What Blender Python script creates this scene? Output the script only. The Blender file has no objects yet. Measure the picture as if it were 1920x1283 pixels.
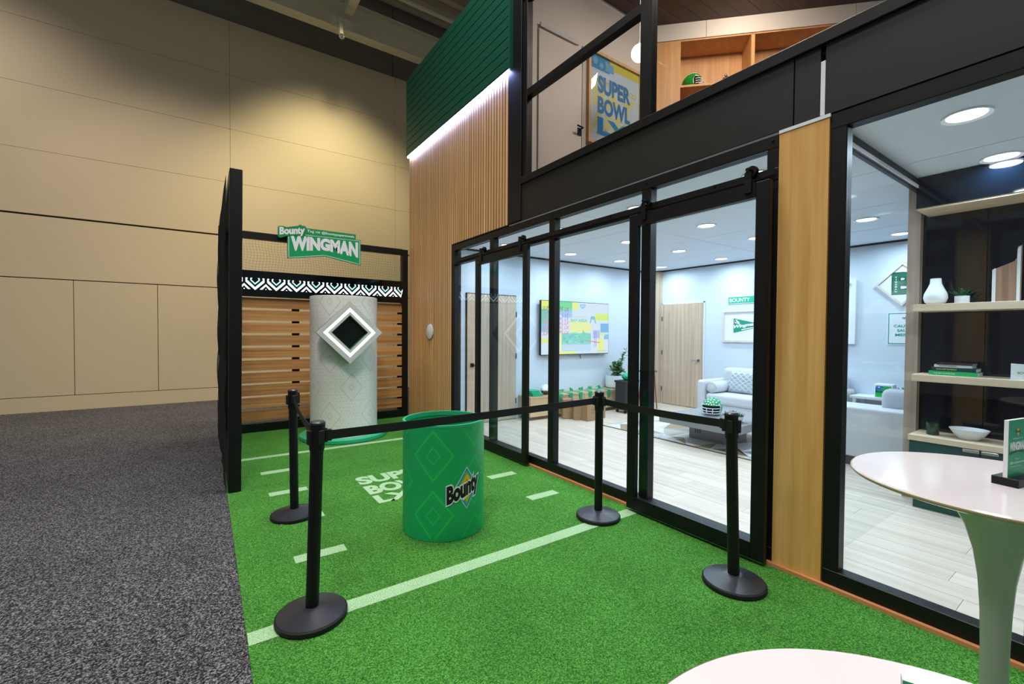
import bpy, bmesh, math, random
from mathutils import Vector, Matrix
random.seed(7)
PI = math.pi
scene = bpy.context.scene
col = scene.collection

# ------------------------------------------------------------------ camera
cam_d = bpy.data.cameras.new('camera'); cam = bpy.data.objects.new('camera', cam_d); col.objects.link(cam)
R_ = Vector((0.8221, -0.5693, 0.0061)).normalized(); U_ = Vector((0.0069, 0.0206, 0.9998)); D_ = Vector((0.5693, 0.8218, -0.0208))
D_ = R_.cross(U_).normalized() * -1; U_ = R_.cross(D_).normalized()
mw = Matrix.Identity(4)
for i in range(3):
    mw[i][0] = R_[i]; mw[i][1] = U_[i]; mw[i][2] = -D_[i]
mw.translation = (0, 0, 1.46)
cam.matrix_world = mw
cam_d.sensor_width = 36; cam_d.lens = 15.587; cam_d.clip_start = 0.02
scene.camera = cam

# ------------------------------------------------------------------ world, hall lamps and an added fill spot
scene.view_settings.view_transform = 'Standard'; scene.view_settings.look = 'None'
scene.view_settings.exposure = 0.0; scene.view_settings.gamma = 1.0
scene.view_settings.use_curve_mapping = False
world = bpy.data.worlds.new('world'); scene.world = world; world.use_nodes = True
bgn = world.node_tree.nodes['Background']
bgn.inputs[0].default_value = (0.95, 0.96, 1.0, 1); bgn.inputs[1].default_value = 0.17

def lamp(name, kind, loc, energy, color, size=1.0, target=None, spot=60, blend=1.0, sizey=None, parent=None):
    d = bpy.data.lights.new(name, kind); d.energy = energy; d.color = color
    if kind == 'AREA':
        d.size = size
        if sizey: d.shape = 'RECTANGLE'; d.size_y = sizey
    elif kind == 'SPOT':
        d.shadow_soft_size = size; d.spot_size = math.radians(spot); d.spot_blend = blend
    else:
        d.shadow_soft_size = size
    o = bpy.data.objects.new(name, d); col.objects.link(o)
    o.location = loc
    if target is not None:
        o.rotation_euler = (Vector(target) - Vector(loc)).to_track_quat('-Z', 'Y').to_euler()
    return o

# high-bay lamps of the exhibition hall (above and beside the frame)
def high_bay(x, y, z, e, c, spread=110):
    l = lamp('hall_lamp', 'AREA', (x, y, z), e, c, 1.6, (x, y, 0)); l.data.spread = math.radians(spread); return l
high_bay(-1.2, 0.2, 8.6, 215, (1.0, 0.98, 0.97)); high_bay(1.6, 3.6, 9.0, 165, (1.0, 0.97, 0.90)); high_bay(-4.5, 4.5, 9.0, 150, (1.0, 0.97, 0.95))
lamp('hall_spot', 'SPOT', (2.3, 8.4, 8.4), 1250, (1.0, 0.86, 0.54), 0.3, (2.6, 11.3, 1.6), 88, 0.85)
lamp('hall_spot', 'SPOT', (-4.4, 7.6, 9.0), 1080, (1.0, 0.86, 0.77), 0.3, (-3.6, 11.3, 2.6), 84, 0.9)
lamp('hall_spot', 'SPOT', (-0.4, 7.8, 8.4), 520, (1.0, 0.86, 0.68), 0.3, (-0.4, 11.3, 1.0), 72, 0.9)
lamp('added_fill_spot', 'SPOT', (-0.3, 1.6, 7.6), 520, (1.0, 0.94, 0.84), 0.25, (1.5, 7.2, 1.7), 34, 0.9)  # added unseen spot, brightens the backdrop sign and drum from the front

# ------------------------------------------------------------------ materials
def lin(h):
    h = h.lstrip('#'); r = []
    for i in (0, 2, 4):
        c = int(h[i:i+2], 16) / 255
        r.append(c / 12.92 if c <= 0.04045 else ((c + 0.055) / 1.055) ** 2.4)
    return (r[0], r[1], r[2], 1.0)

def newmat(name):
    m = bpy.data.materials.new(name); m.use_nodes = True
    nt = m.node_tree; b = nt.nodes['Principled BSDF']
    return m, nt, b

def plain(name, c, rough=0.5, metal=0.0, spec=0.5, bump=0, bscale=200):
    m, nt, b = newmat(name)
    b.inputs['Base Color'].default_value = lin(c); b.inputs['Roughness'].default_value = rough
    b.inputs['Metallic'].default_value = metal; b.inputs['Specular IOR Level'].default_value = spec
    n = nt.nodes.new('ShaderNodeTexNoise'); n.inputs['Scale'].default_value = bscale if bump else 6
    g = nt.nodes.new('ShaderNodeNewGeometry'); nt.links.new(g.outputs['Position'], n.inputs['Vector'])
    if bump:
        bp = nt.nodes.new('ShaderNodeBump'); bp.inputs['Strength'].default_value = bump; bp.inputs['Distance'].default_value = 0.004
        nt.links.new(n.outputs[0], bp.inputs['Height']); nt.links.new(bp.outputs[0], b.inputs['Normal'])
    else:
        mx = nt.nodes.new('ShaderNodeMapRange'); mx.inputs[3].default_value = max(0, rough - 0.05); mx.inputs[4].default_value = min(1, rough + 0.05)
        nt.links.new(n.outputs[0], mx.inputs[0]); nt.links.new(mx.outputs[0], b.inputs['Roughness'])
    return m

def wood(name, c1, c2, axis='z', grain=18, rough=0.45, rnd=0.0):
    m, nt, b = newmat(name)
    g = nt.nodes.new('ShaderNodeNewGeometry'); mp = nt.nodes.new('ShaderNodeMapping')
    s = {'x': (0.6, grain, grain), 'y': (grain, 0.6, grain), 'z': (grain, grain, 0.6)}[axis]
    mp.inputs['Scale'].default_value = s
    nt.links.new(g.outputs['Position'], mp.inputs['Vector'])
    oi = nt.nodes.new('ShaderNodeObjectInfo')
    if rnd:
        ad = nt.nodes.new('ShaderNodeVectorMath'); ad.operation = 'ADD'
        ml = nt.nodes.new('ShaderNodeMath'); ml.operation = 'MULTIPLY'; ml.inputs[1].default_value = 40
        nt.links.new(oi.outputs['Random'], ml.inputs[0]); nt.links.new(mp.outputs[0], ad.inputs[0]); nt.links.new(ml.outputs[0], ad.inputs[1])
        vec = ad.outputs[0]
    else:
        vec = mp.outputs[0]
    n = nt.nodes.new('ShaderNodeTexNoise'); n.inputs['Scale'].default_value = 1.0; n.inputs['Detail'].default_value = 8; n.inputs['Roughness'].default_value = 0.62
    nt.links.new(vec, n.inputs['Vector'])
    r = nt.nodes.new('ShaderNodeValToRGB'); r.color_ramp.elements[0].position = 0.32; r.color_ramp.elements[1].position = 0.68
    r.color_ramp.elements[0].color = lin(c1); r.color_ramp.elements[1].color = lin(c2)
    nt.links.new(n.outputs[0], r.inputs[0])
    out = r.outputs[0]
    if rnd:
        hs = nt.nodes.new('ShaderNodeHueSaturation'); mr = nt.nodes.new('ShaderNodeMapRange')
        mr.inputs[3].default_value = 1 - rnd; mr.inputs[4].default_value = 1 + rnd
        nt.links.new(oi.outputs['Random'], mr.inputs[0]); nt.links.new(mr.outputs[0], hs.inputs['Value']); nt.links.new(out, hs.inputs['Color'])
        out = hs.outputs[0]
    nt.links.new(out, b.inputs['Base Color']); b.inputs['Roughness'].default_value = rough
    bp = nt.nodes.new('ShaderNodeBump'); bp.inputs['Strength'].default_value = 0.08; bp.inputs['Distance'].default_value = 0.002
    nt.links.new(n.outputs[0], bp.inputs['Height']); nt.links.new(bp.outputs[0], b.inputs['Normal'])
    return m

def emit(name, c, s):
    m = bpy.data.materials.new(name); m.use_nodes = True; nt = m.node_tree; nt.nodes.clear()
    e = nt.nodes.new('ShaderNodeEmission'); e.inputs[0].default_value = lin(c); e.inputs[1].default_value = s
    o = nt.nodes.new('ShaderNodeOutputMaterial'); nt.links.new(e.outputs[0], o.inputs[0]); return m

def glass(name, tint='#ffffff', base=0.03, k=0.55):
    m = bpy.data.materials.new(name); m.use_nodes = True; nt = m.node_tree; nt.nodes.clear()
    t = nt.nodes.new('ShaderNodeBsdfTransparent'); t.inputs[0].default_value = lin(tint)
    g = nt.nodes.new('ShaderNodeBsdfGlossy'); g.inputs['Roughness'].default_value = 0.0
    lw = nt.nodes.new('ShaderNodeLayerWeight'); lw.inputs['Blend'].default_value = 0.5
    p = nt.nodes.new('ShaderNodeMath'); p.operation = 'POWER'; p.inputs[1].default_value = 5
    a = nt.nodes.new('ShaderNodeMath'); a.operation = 'MULTIPLY_ADD'; a.inputs[1].default_value = k; a.inputs[2].default_value = base
    mx = nt.nodes.new('ShaderNodeMixShader'); o = nt.nodes.new('ShaderNodeOutputMaterial')
    nt.links.new(lw.outputs['Facing'], p.inputs[0]); nt.links.new(p.outputs[0], a.inputs[0]); nt.links.new(a.outputs[0], mx.inputs[0])
    nt.links.new(t.outputs[0], mx.inputs[1]); nt.links.new(g.outputs[0], mx.inputs[2]); nt.links.new(mx.outputs[0], o.inputs[0])
    return m

def speckle(name, cols, scale, rough=0.95, bump=0.6, dist=0.01, big=None):
    m, nt, b = newmat(name)
    g = nt.nodes.new('ShaderNodeNewGeometry')
    n = nt.nodes.new('ShaderNodeTexNoise'); n.inputs['Scale'].default_value = scale; n.inputs['Detail'].default_value = 3; n.inputs['Roughness'].default_value = 0.7
    nt.links.new(g.outputs['Position'], n.inputs['Vector'])
    r = nt.nodes.new('ShaderNodeValToRGB'); e = r.color_ramp.elements
    e[0].position = 0.36; e[0].color = lin(cols[0]); e[1].position = 0.64; e[1].color = lin(cols[-1])
    for i, c in enumerate(cols[1:-1]):
        q = e.new(0.36 + 0.28 * (i + 1) / (len(cols) - 1)); q.color = lin(c)
    nt.links.new(n.outputs[0], r.inputs[0]); out = r.outputs[0]
    if big:
        n2 = nt.nodes.new('ShaderNodeTexNoise'); n2.inputs['Scale'].default_value = big[0]; n2.inputs['Detail'].default_value = 4
        nt.links.new(g.outputs['Position'], n2.inputs['Vector'])
        mr = nt.nodes.new('ShaderNodeMapRange'); mr.inputs[1].default_value = 0.3; mr.inputs[2].default_value = 0.7; mr.inputs[3].default_value = 1 - big[1]; mr.inputs[4].default_value = 1 + big[1]
        hs = nt.nodes.new('ShaderNodeHueSaturation')
        nt.links.new(n2.outputs[0], mr.inputs[0]); nt.links.new(mr.outputs[0], hs.inputs['Value']); nt.links.new(out, hs.inputs['Color']); out = hs.outputs[0]
    nt.links.new(out, b.inputs['Base Color']); b.inputs['Roughness'].default_value = rough; b.inputs['Specular IOR Level'].default_value = 0.15
    bp = nt.nodes.new('ShaderNodeBump'); bp.inputs['Strength'].default_value = bump; bp.inputs['Distance'].default_value = dist
    nt.links.new(n.outputs[0], bp.inputs['Height']); nt.links.new(bp.outputs[0], b.inputs['Normal'])
    return m

def attrmat(name, rough=0.45, strength=None, spec=0.4):
    m = bpy.data.materials.new(name); m.use_nodes = True; nt = m.node_tree
    a = nt.nodes.new('ShaderNodeAttribute'); a.attribute_name = 'ink'
    if strength is None:
        b = nt.nodes['Principled BSDF']; b.inputs['Roughness'].default_value = rough; b.inputs['Specular IOR Level'].default_value = spec
        nt.links.new(a.outputs['Color'], b.inputs['Base Color'])
    else:
        nt.nodes.clear(); a = nt.nodes.new('ShaderNodeAttribute'); a.attribute_name = 'ink'
        e = nt.nodes.new('ShaderNodeEmission'); e.inputs[1].default_value = strength; o = nt.nodes.new('ShaderNodeOutputMaterial')
        nt.links.new(a.outputs['Color'], e.inputs[0]); nt.links.new(e.outputs[0], o.inputs[0])
    return m

M = dict(
    carpet=speckle('carpet', ['#0a0a0b', '#3d3c40', '#a09ea0'], 120, bump=1.0, dist=0.012, big=(1.2, 0.12)),
    turf=speckle('turf', ['#1c4f15', '#448c31', '#78bb5a'], 170, bump=1.0, dist=0.012, big=(2.0, 0.12)),
    chalk=speckle('chalk', ['#6fa566', '#9fc596', '#c3dab9'], 150, bump=0.8, dist=0.008),
    hall=plain('hall_panel', '#d3c4a3', 0.6, bump=0.05, bscale=60),
    hall_dark=plain('hall_upper_wall', '#8f8b83', 0.8),
    seam=plain('seam', '#3a352c', 0.9),
    steel=plain('roof_steel', '#d9d4bd', 0.55, 0.2),
    deck=plain('roof_deck', '#d6d1b8', 0.6, 0.1),
    black=plain('black_metal', '#09090b', 0.48, 0.0, 0.35),
    blackpanel=plain('black_panel', '#211f1c', 0.55, 0.0, 0.4),
    rubber=plain('black_rubber', '#0c0c0d', 0.75),
    belt=plain('belt_web', '#08080a', 0.6, bump=0.2, bscale=400),
    basem=plain('stanchion_base', '#24262d', 0.36, 0.0, 0.6),
    slat=wood('slat_wood', '#d89d63', '#f2c28a', 'z', 30, 0.5, 0.10),
    slatdark=plain('slat_backing', '#17110b', 0.9),
    bar_wood=wood('slat_screen_wood', '#a06a36', '#d09c66', 'x', 26, 0.5, 0.12),
    colwood=wood('column_wood', '#d2964a', '#efbf78', 'z', 14, 0.42),
    green_board=plain('green_board', '#0c5a45', 0.42, 0.0, 0.5),
    white=plain('white_paint', '#e9edf2', 0.5),
    roomwall=plain('room_wall', '#d2dce7', 0.55, bump=0.05, bscale=80),
    ceil=plain('room_ceiling', '#dbe3ee', 0.6),
    plank=wood('floor_plank', '#cdb9a8', '#e6d6c6', 'y', 14, 0.4, 0.05),
    doorw=wood('door_wood', '#b79a80', '#d6bfa8', 'z', 22, 0.5),
    benchw=wood('bench_wood', '#c9a878', '#e3c79c', 'x', 20, 0.45),
    shelfw=wood('shelf_wood', '#cbb393', '#e0ccb0', 'y', 20, 0.45),
    postw=wood('post_wood', '#a48c7c', '#c4ad9a', 'z', 20, 0.5),
    upwood=wood('upper_wood', '#c08a55', '#d9a671', 'z', 20, 0.5),
    brown=wood('dark_ceiling_wood', '#2a150e', '#4a271a', 'x', 12, 0.5),
    strip=plain('base_strip', '#c9895a', 0.5),
    upwall=plain('upper_wall', '#d9cfc9', 0.6),
    glass=glass('pane_glass', '#f6fafc'),
    glass2=glass('partition_glass', '#fbfdfd', 0.012, 0.22),
    navy=plain('navy_gloss', '#050c16', 0.06, 0.0, 0.5),
    teal=plain('teal_cabinet', '#0d4744', 0.4),
    silver=plain('silver', '#c8ccd0', 0.25, 1.0),
    chrome=plain('chrome', '#b9bcc2', 0.15, 1.0),
    tabletop=plain('table_white', '#d6cfd0', 0.12, 0.0, 0.5),
    pedestal=plain('table_pedestal', '#c9ccc3', 0.25, 0.0, 0.5),
    bin=plain('bin_green', '#11a75d', 0.4),
    binrim=plain('bin_rim', '#2fae7c', 0.35),
    drum=plain('drum_white', '#e3e2dd', 0.5),
    plinth=plain('plinth_green', '#27a878', 0.35),
    gframe=plain('grey_frame', '#c9c6c8', 0.4),
    boxdark=plain('box_inside', '#04150d', 0.25),
    boxside=plain('box_side_green', '#1d6a3f', 0.4),
    lit=emit('lit_band', '#eefff6', 2.5),
    led=emit('led_strip', '#a6b8ff', 42.0),
    ledglass=plain('display_black', '#04080a', 0.1),
    lampdisc=emit('lamp_disc', '#f4f8ff', 8.0),
    pendant=emit('pendant_globe', '#fff2e2', 5.0),
    sofa=plain('sofa_fabric', '#d3d5d9', 0.9, bump=0.3, bscale=300),
    pillow=plain('pillow_fabric', '#bcc3cb', 0.95, bump=0.3, bscale=200),
    sofafoot=plain('sofa_foot', '#4a4a4c', 0.6),
    concrete=plain('grey_stone', '#8f9092', 0.55, bump=0.1, bscale=40),
    kraft=plain('kraft_paper', '#a98563', 0.8, bump=0.3, bscale=18),
    pot=plain('white_pot', '#e6e9ee', 0.5),
    soil=plain('soil', '#3a2c20', 0.95),
    leaf=plain('leaf', '#55824e', 0.5),
    leaf2=plain('succulent_leaf', '#1f6a2f', 0.4),
    bag=plain('black_bag', '#23272b', 0.6, bump=0.3, bscale=30),
    ribbon=plain('green_ribbon', '#19a877', 0.5),
    leather=plain('brown_leather', '#5a2f22', 0.55),
    helmet=plain('green_helmet', '#1c9a5a', 0.2),
    helmet2=plain('bright_green_helmet', '#1f9a2c', 0.2),
    facemask=plain('white_facemask', '#e8ecf0', 0.35),
    padding=plain('black_padding', '#0a0a0a', 0.8),
    rug=plain('rug_pile', '#bdb8b4', 0.95, bump=0.5, bscale=300),
    candle=plain('green_wax', '#1f4a2c', 0.25),
    ceramic=plain('white_ceramic', '#e4e8ee', 0.3),
    walnut=wood('board_wood', '#7d5a44', '#b08c72', 'z', 24, 0.4),
    resin=plain('white_resin', '#dfe3e6', 0.3),
    paper=plain('book_paper', '#e6e6e0', 0.8),
    paleframe=wood('pale_frame', '#cfc4bb', '#e2d9d0', 'z', 20, 0.5),
    oak=wood('oak_frame', '#c79a6c', '#dcb58a', 'z', 20, 0.45),
    net=plain('black_net', '#0c0c0c', 0.9),
    greenrefl=plain('painted_green_reflection', '#0a3a2b', 0.45),
    orange=plain('stool_wood', '#8a5a3a', 0.5),
    print=attrmat('print_ink', 0.45), screen=attrmat('screen_pixels', strength=1.2), ledpix=attrmat('led_pixels', strength=2.3),
)

# ------------------------------------------------------------------ builders
ROOT = {}
def rloc(o):
    v = Vector((0, 0, 0))
    while o is not None:
        v += Vector(o.location); o = o.parent
    return v
def tag(o, label=None, cat=None, group=None, kind=None):
    if label: o['label'] = label
    if cat: o['category'] = cat
    if group: o['group'] = group
    if kind: o['kind'] = kind
    return o
def thing(name, loc, label, cat, group=None, kind=None):
    o = bpy.data.objects.new(name, None); col.objects.link(o); o.location = loc; o.empty_display_size = 0.1
    return tag(o, label, cat, group, kind)
def obj(name, bm, mat, parent=None, label=None, cat=None, group=None, kind=None, smooth=None):
    me = bpy.data.meshes.new(name)
    if parent is not None:
        off = rloc(parent)
    else:
        xs = [v.co for v in bm.verts]
        off = Vector(((min(v.x for v in xs) + max(v.x for v in xs)) / 2, (min(v.y for v in xs) + max(v.y for v in xs)) / 2, min(v.z for v in xs)))
    bmesh.ops.translate(bm, verts=bm.verts, vec=-off)
    bm.normal_update(); bm.to_mesh(me); bm.free()
    mats = mat if isinstance(mat, (list, tuple)) else [mat]
    for m in mats: me.materials.append(M[m] if isinstance(m, str) else m)
    if smooth is not None:
        for p in me.polygons: p.use_smooth = True
        if smooth < 180:
            try: me.set_sharp_from_angle(angle=math.radians(smooth))
            except Exception: pass
    o = bpy.data.objects.new(name, me); col.objects.link(o)
    if parent is not None: o.parent = parent
    else: o.location = off
    return tag(o, label, cat, group, kind)
def inst(src, loc, parent=None):
    o = bpy.data.objects.new(src.name.split('.')[0], src.data); col.objects.link(o)
    o.parent = parent; o.location = loc
    return o
B = bmesh.new
def bx(bm, x0, x1, y0, y1, z0, z1, bev=0, seg=2, mat=None, mi=0):
    r = bmesh.ops.create_cube(bm, size=1.0); vs = r['verts']
    for v in vs:
        v.co = Vector(((x0 + x1) / 2 + v.co.x * abs(x1 - x0), (y0 + y1) / 2 + v.co.y * abs(y1 - y0), (z0 + z1) / 2 + v.co.z * abs(z1 - z0)))
    fs = set(f for v in vs for f in v.link_faces)
    for f in fs: f.material_index = mi
    if bev:
        es = set(e for v in vs for e in v.link_edges)
        g = bmesh.ops.bevel(bm, geom=list(es), offset=bev, segments=seg, affect='EDGES', profile=0.5)
        vs = list(set(v for f in g['faces'] for v in f.verts) | set(v for v in vs if v.is_valid))
    if mat is not None: bmesh.ops.transform(bm, matrix=mat, verts=[v for v in vs if v.is_valid])
    return vs
def box(name, x0, x1, y0, y1, z0, z1, mat, parent=None, bev=0, seg=2, xf=None, **k):
    bm = B(); bx(bm, x0, x1, y0, y1, z0, z1, bev, seg, xf); return obj(name, bm, mat, parent, **k)
def lathe(bm, prof, c=(0, 0, 0), n=48, close=False, axis=None):
    rings = []
    A = Matrix.Translation(c) @ (axis if axis else Matrix.Identity(4))
    for r, z in prof:
        if r < 1e-6: rings.append([bm.verts.new(A @ Vector((0, 0, z)))])
        else: rings.append([bm.verts.new(A @ Vector((r * math.cos(2 * PI * i / n), r * math.sin(2 * PI * i / n), z))) for i in range(n)])
    for a, b in zip(rings[:-1], rings[1:]):
        if len(a) == 1 and len(b) == 1: continue
        for i in range(n):
            j = (i + 1) % n
            if len(a) == 1: bm.faces.new((a[0], b[j], b[i]))
            elif len(b) == 1: bm.faces.new((a[i], a[j], b[0]))
            else: bm.faces.new((a[i], a[j], b[j], b[i]))
    bmesh.ops.recalc_face_normals(bm, faces=bm.faces)
def tube(bm, pts, r, n=8, cap=True, ry=None):
    pts = [Vector(p) for p in pts]; rings = []
    up0 = Vector((0, 0, 1))
    for i, p in enumerate(pts):
        t = (pts[min(i + 1, len(pts) - 1)] - pts[max(i - 1, 0)]).normalized()
        up = up0 if abs(t.z) < 0.95 else Vector((1, 0, 0))
        s = t.cross(up).normalized(); w = s.cross(t).normalized()
        rr = r[i] if isinstance(r, (list, tuple)) else r
        rings.append([bm.verts.new(p + s * rr * math.cos(2 * PI * k / n) + w * (ry if ry else rr) * math.sin(2 * PI * k / n)) for k in range(n)])
    for a, b in zip(rings[:-1], rings[1:]):
        for k in range(n):
            bm.faces.new((a[k], a[(k + 1) % n], b[(k + 1) % n], b[k]))
    if cap:
        bm.faces.new(rings[0][::-1]); bm.faces.new(rings[-1])
    bmesh.ops.recalc_face_normals(bm, faces=bm.faces)
def plane_map(o, U, V):
    o, U, V = Vector(o), Vector(U), Vector(V); n = U.cross(V)
    return lambda u, v, d=0: o + U * u + V * v + n * d
def cyl_map(c, R, th0):
    def f(u, v, d=0):
        th = th0 + u / R
        return Vector((c[0] + (R + d) * math.cos(th), c[1] + (R + d) * math.sin(th), c[2] + v))
    return f
YF = lambda y: plane_map((0, y, 0), (1, 0, 0), (0, 0, 1))          # faces -y, u = x, v = z
XF = lambda x: plane_map((x, 0, 0), (0, -1, 0), (0, 0, 1))         # faces -x, u = -y, v = z
FLOOR = lambda z: plane_map((0, 0, z), (1, 0, 0), (0, 1, 0))
def prism(bm, pts, mp, d0, d1):
    a = [bm.verts.new(mp(u, v, d0)) for u, v in pts]; b = [bm.verts.new(mp(u, v, d1)) for u, v in pts]
    n = len(pts)
    bm.faces.new(a[::-1]); bm.faces.new(b)
    for i in range(n): bm.faces.new((a[i], a[(i + 1) % n], b[(i + 1) % n], b[i]))
    bmesh.ops.recalc_face_normals(bm, faces=bm.faces)

TXT = {}
def text_tris(s, bold, shear):
    key = (s, bold, shear)
    if key in TXT: return TXT[key]
    c = bpy.data.curves.new('t', 'FONT'); c.body = s; c.size = 1.0; c.offset = bold; c.shear = shear; c.resolution_u = 4
    o = bpy.data.objects.new('t', c); col.objects.link(o)
    dg = bpy.context.evaluated_depsgraph_get(); dg.update()
    me = bpy.data.meshes.new_from_object(o.evaluated_get(dg)); me.calc_loop_triangles()
    vs = [(v.co.x, v.co.y) for v in me.vertices]; ts = [tuple(t.vertices) for t in me.loop_triangles]
    bpy.data.objects.remove(o); bpy.data.curves.remove(c); bpy.data.meshes.remove(me)
    xs = [v[0] for v in vs]; ys = [v[1] for v in vs]
    TXT[key] = (vs, ts, min(xs), max(xs), min(ys), max(ys)); return TXT[key]

class Print:
    def __init__(s): s.v = []; s.f = []; s.c = []
    def poly(s, pts, c, lay=0):
        k = len(s.v); s.v += [(u, v, lay) for u, v in pts]; s.f.append(tuple(range(k, k + len(pts)))); s.c.append(lin(c) if isinstance(c, str) else c)
    def rect(s, u0, v0, u1, v1, c, lay=0): s.poly([(u0, v0), (u1, v0), (u1, v1), (u0, v1)], c, lay)
    def grid(s, pts4, c, lay=0, n=6):
        # bilinear quad split for curved surfaces
        a, b, cc, d = [Vector((p[0], p[1])) for p in pts4]
        P = lambda i, j: (a.lerp(b, i / n)).lerp(d.lerp(cc, i / n), j / n)
        for i in range(n):
            for j in range(n):
                s.poly([tuple(P(i, j)), tuple(P(i + 1, j)), tuple(P(i + 1, j + 1)), tuple(P(i, j + 1))], c, lay)
    def ring(s, cx, cy, hw, hh, t, c, lay=0, n=3):
        o = [(cx + hw, cy), (cx, cy + hh), (cx - hw, cy), (cx, cy - hh)]
        k = t * math.hypot(hw, hh) / (hw * hh); i_ = [(cx + (x - cx) * (1 - k), cy + (y - cy) * (1 - k)) for x, y in o]
        for a in range(4):
            b = (a + 1) % 4
            for q in range(n):
                L = lambda p, r, w: (p[0] + (r[0] - p[0]) * w, p[1] + (r[1] - p[1]) * w)
                s.poly([L(o[a], o[b], q / n), L(o[a], o[b], (q + 1) / n), L(i_[a], i_[b], (q + 1) / n), L(i_[a], i_[b], q / n)], c, lay)
    def dot(s, cx, cy, r, c, lay=0, n=6):
        s.poly([(cx + r * math.cos(2 * PI * i / n), cy + r * math.sin(2 * PI * i / n)) for i in range(n)], c, lay)
    def stroke(s, pts, w, c, lay=0, closed=False):
        n = len(pts)
        for i in range(n if closed else n - 1):
            a = Vector(pts[i]); b = Vector(pts[(i + 1) % n]); d = (b - a).normalized(); q = Vector((-d.y, d.x)) * w / 2; e = d * w * 0.35
            s.poly([tuple(a - e - q), tuple(b + e - q), tuple(b + e + q), tuple(a - e + q)], c, lay)
    def text(s, t, u0, v0, w, h, c, lay=1, bold=0.0, shear=0.0, warp=None, ref=None):
        vs, ts, x0, x1, y0, y1 = text_tris(t, bold, shear)
        if ref is not None: x0, x1, y0, y1 = text_tris(t, ref, shear)[2:]
        k = len(s.v)
        for x, y in vs:
            u = u0 + (x - x0) / (x1 - x0) * w; v = v0 + (y - y0) / (y1 - y0) * h
            if warp: u, v = warp(u, v)
            s.v.append((u, v, lay))
        cc = lin(c) if isinstance(c, str) else c
        for a in ts: s.f.append(tuple(k + i for i in a)); s.c.append(cc)
    def build(s, name, mp, mat, parent, eps=0.0008, base=0.001, **k):
        me = bpy.data.meshes.new(name); off = rloc(parent) if parent is not None else Vector((0, 0, 0))
        me.from_pydata([tuple(mp(u, v, base + eps * l) - off) for u, v, l in s.v], [], s.f)
        at = me.color_attributes.new('ink', 'FLOAT_COLOR', 'CORNER')
        dat = []
        for p, c in zip(me.polygons, s.c): dat += list(c) * p.loop_total
        at.data.foreach_set('color', dat)
        me.materials.append(M[mat]); o = bpy.data.objects.new(name, me); col.objects.link(o); o.parent = parent
        return tag(o, **k)


# ================================================================== SETTING: hall
floor = box('floor', -9, 9, -4, 11.4, -0.16, -0.012, 'carpet', label='dark grey speckled carpet of the exhibition hall', cat='floor', kind='structure')

wall_hall = thing('wall_hall', (-2.0, 11.3, 0), 'tall beige panelled wall at the back of the hall', 'wall', kind='structure')
box('wall_core', -10, 9, 11.34, 11.5, -0.012, 8.05, 'seam', wall_hall)
def hall_panel(x0, x1, z0, z1, g=0.006):
    box('panel', x0 + g, x1 - g, 11.30, 11.345, z0 + g, z1 - g, 'hall', wall_hall)
box('base_panel', -10, 9, 11.30, 11.345, -0.012, 0.256, 'hall', wall_hall)
for i in range(-7, 8):
    hall_panel(-0.77 + 1.21 * (i - 0), -0.77 + 1.21 * (i + 1), 0.262, 2.375, 0.005)
xs3 = [-10, -6.79, -3.16, 0.47, 4.10, 7.73, 9]
for k, (z0, z1) in enumerate([(2.385, 3.485), (3.515, 4.64), (4.64, 5.775), (5.775, 6.91), (6.91, 8.05)]):
    for a, b in zip(xs3[:-1], xs3[1:]): hall_panel(a, b, z0, z1, 0.0025)
wall_upper = thing('wall_upper', (0, 11.6, 8.05), 'dark grey recessed wall band above the beige hall panels', 'wall', kind='structure')
for a, b in ((-10, 4.09), (4.11, 9.5)):
    box('panel', a, b, 11.50, 11.62, 7.9, 11.0, 'hall_dark', wall_upper)

ceil_hall = thing('ceiling_hall', (2, 8, 9.4), 'ribbed metal roof deck of the hall with steel beams', 'ceiling', kind='structure')
box('deck_sheet', -8, 10, 3.5, 11.6, 10.0, 10.05, 'deck', ceil_hall)
bm = B(); bx(bm, -8, 10, -0.07, 0.07, 9.80, 9.99)
rib = obj('deck_rib', bm, 'deck', ceil_hall); y = 4.0
rib.location = (0, 4.0, 0)
k = 0
while y < 11.4:
    if k: inst(rib, (0, y, 0), ceil_hall)
    y += 0.42; k += 1
def ibeam(name, y, z0, h, w=0.26):
    bm = B(); bx(bm, -8, 10, y - w / 2, y + w / 2, z0, z0 + 0.03); bx(bm, -8, 10, y - 0.02, y + 0.02, z0 + 0.03, z0 + h); bx(bm, -8, 10, y - w / 2, y + w / 2, z0 + h, z0 + h + 0.03)
    return obj(name, bm, 'steel', ceil_hall)
ibeam('roof_beam', 10.3, 8.06, 0.62); ibeam('roof_beam', 8.0, 8.9, 0.7)
bm = B(); tube(bm, [(-8, 9.7, 8.9), (10, 9.7, 8.9)], 0.05); obj('roof_pipe', bm, 'steel', ceil_hall)
bm = B(); tube(bm, [(-8, 9.0, 9.2), (10, 9.0, 9.2)], 0.07); obj('roof_pipe', bm, 'steel', ceil_hall)
tb = box('tie_beam', 2.52, 2.70, 4.0, 10.1, 8.35, 8.56, 'steel', ceil_hall)
bp_ = box('end_plate', 2.24, 2.66, 10.0, 10.03, 7.92, 8.16, 'steel', ceil_hall)
bm = B(); tube(bm, [(2.42, 9.97, 8.1), (2.42, 9.93, 7.86), (2.42, 9.9, 7.74)], 0.05); obj('rod_stub', bm, 'steel', ceil_hall)
bm = B(); tube(bm, [(2.42 + 0.045 * math.cos(a), 9.88, 7.70 + 0.045 * math.sin(a)) for a in [i * PI / 8 for i in range(17)]], 0.018); obj('eye_ring', bm, 'silver', ceil_hall)
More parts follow.
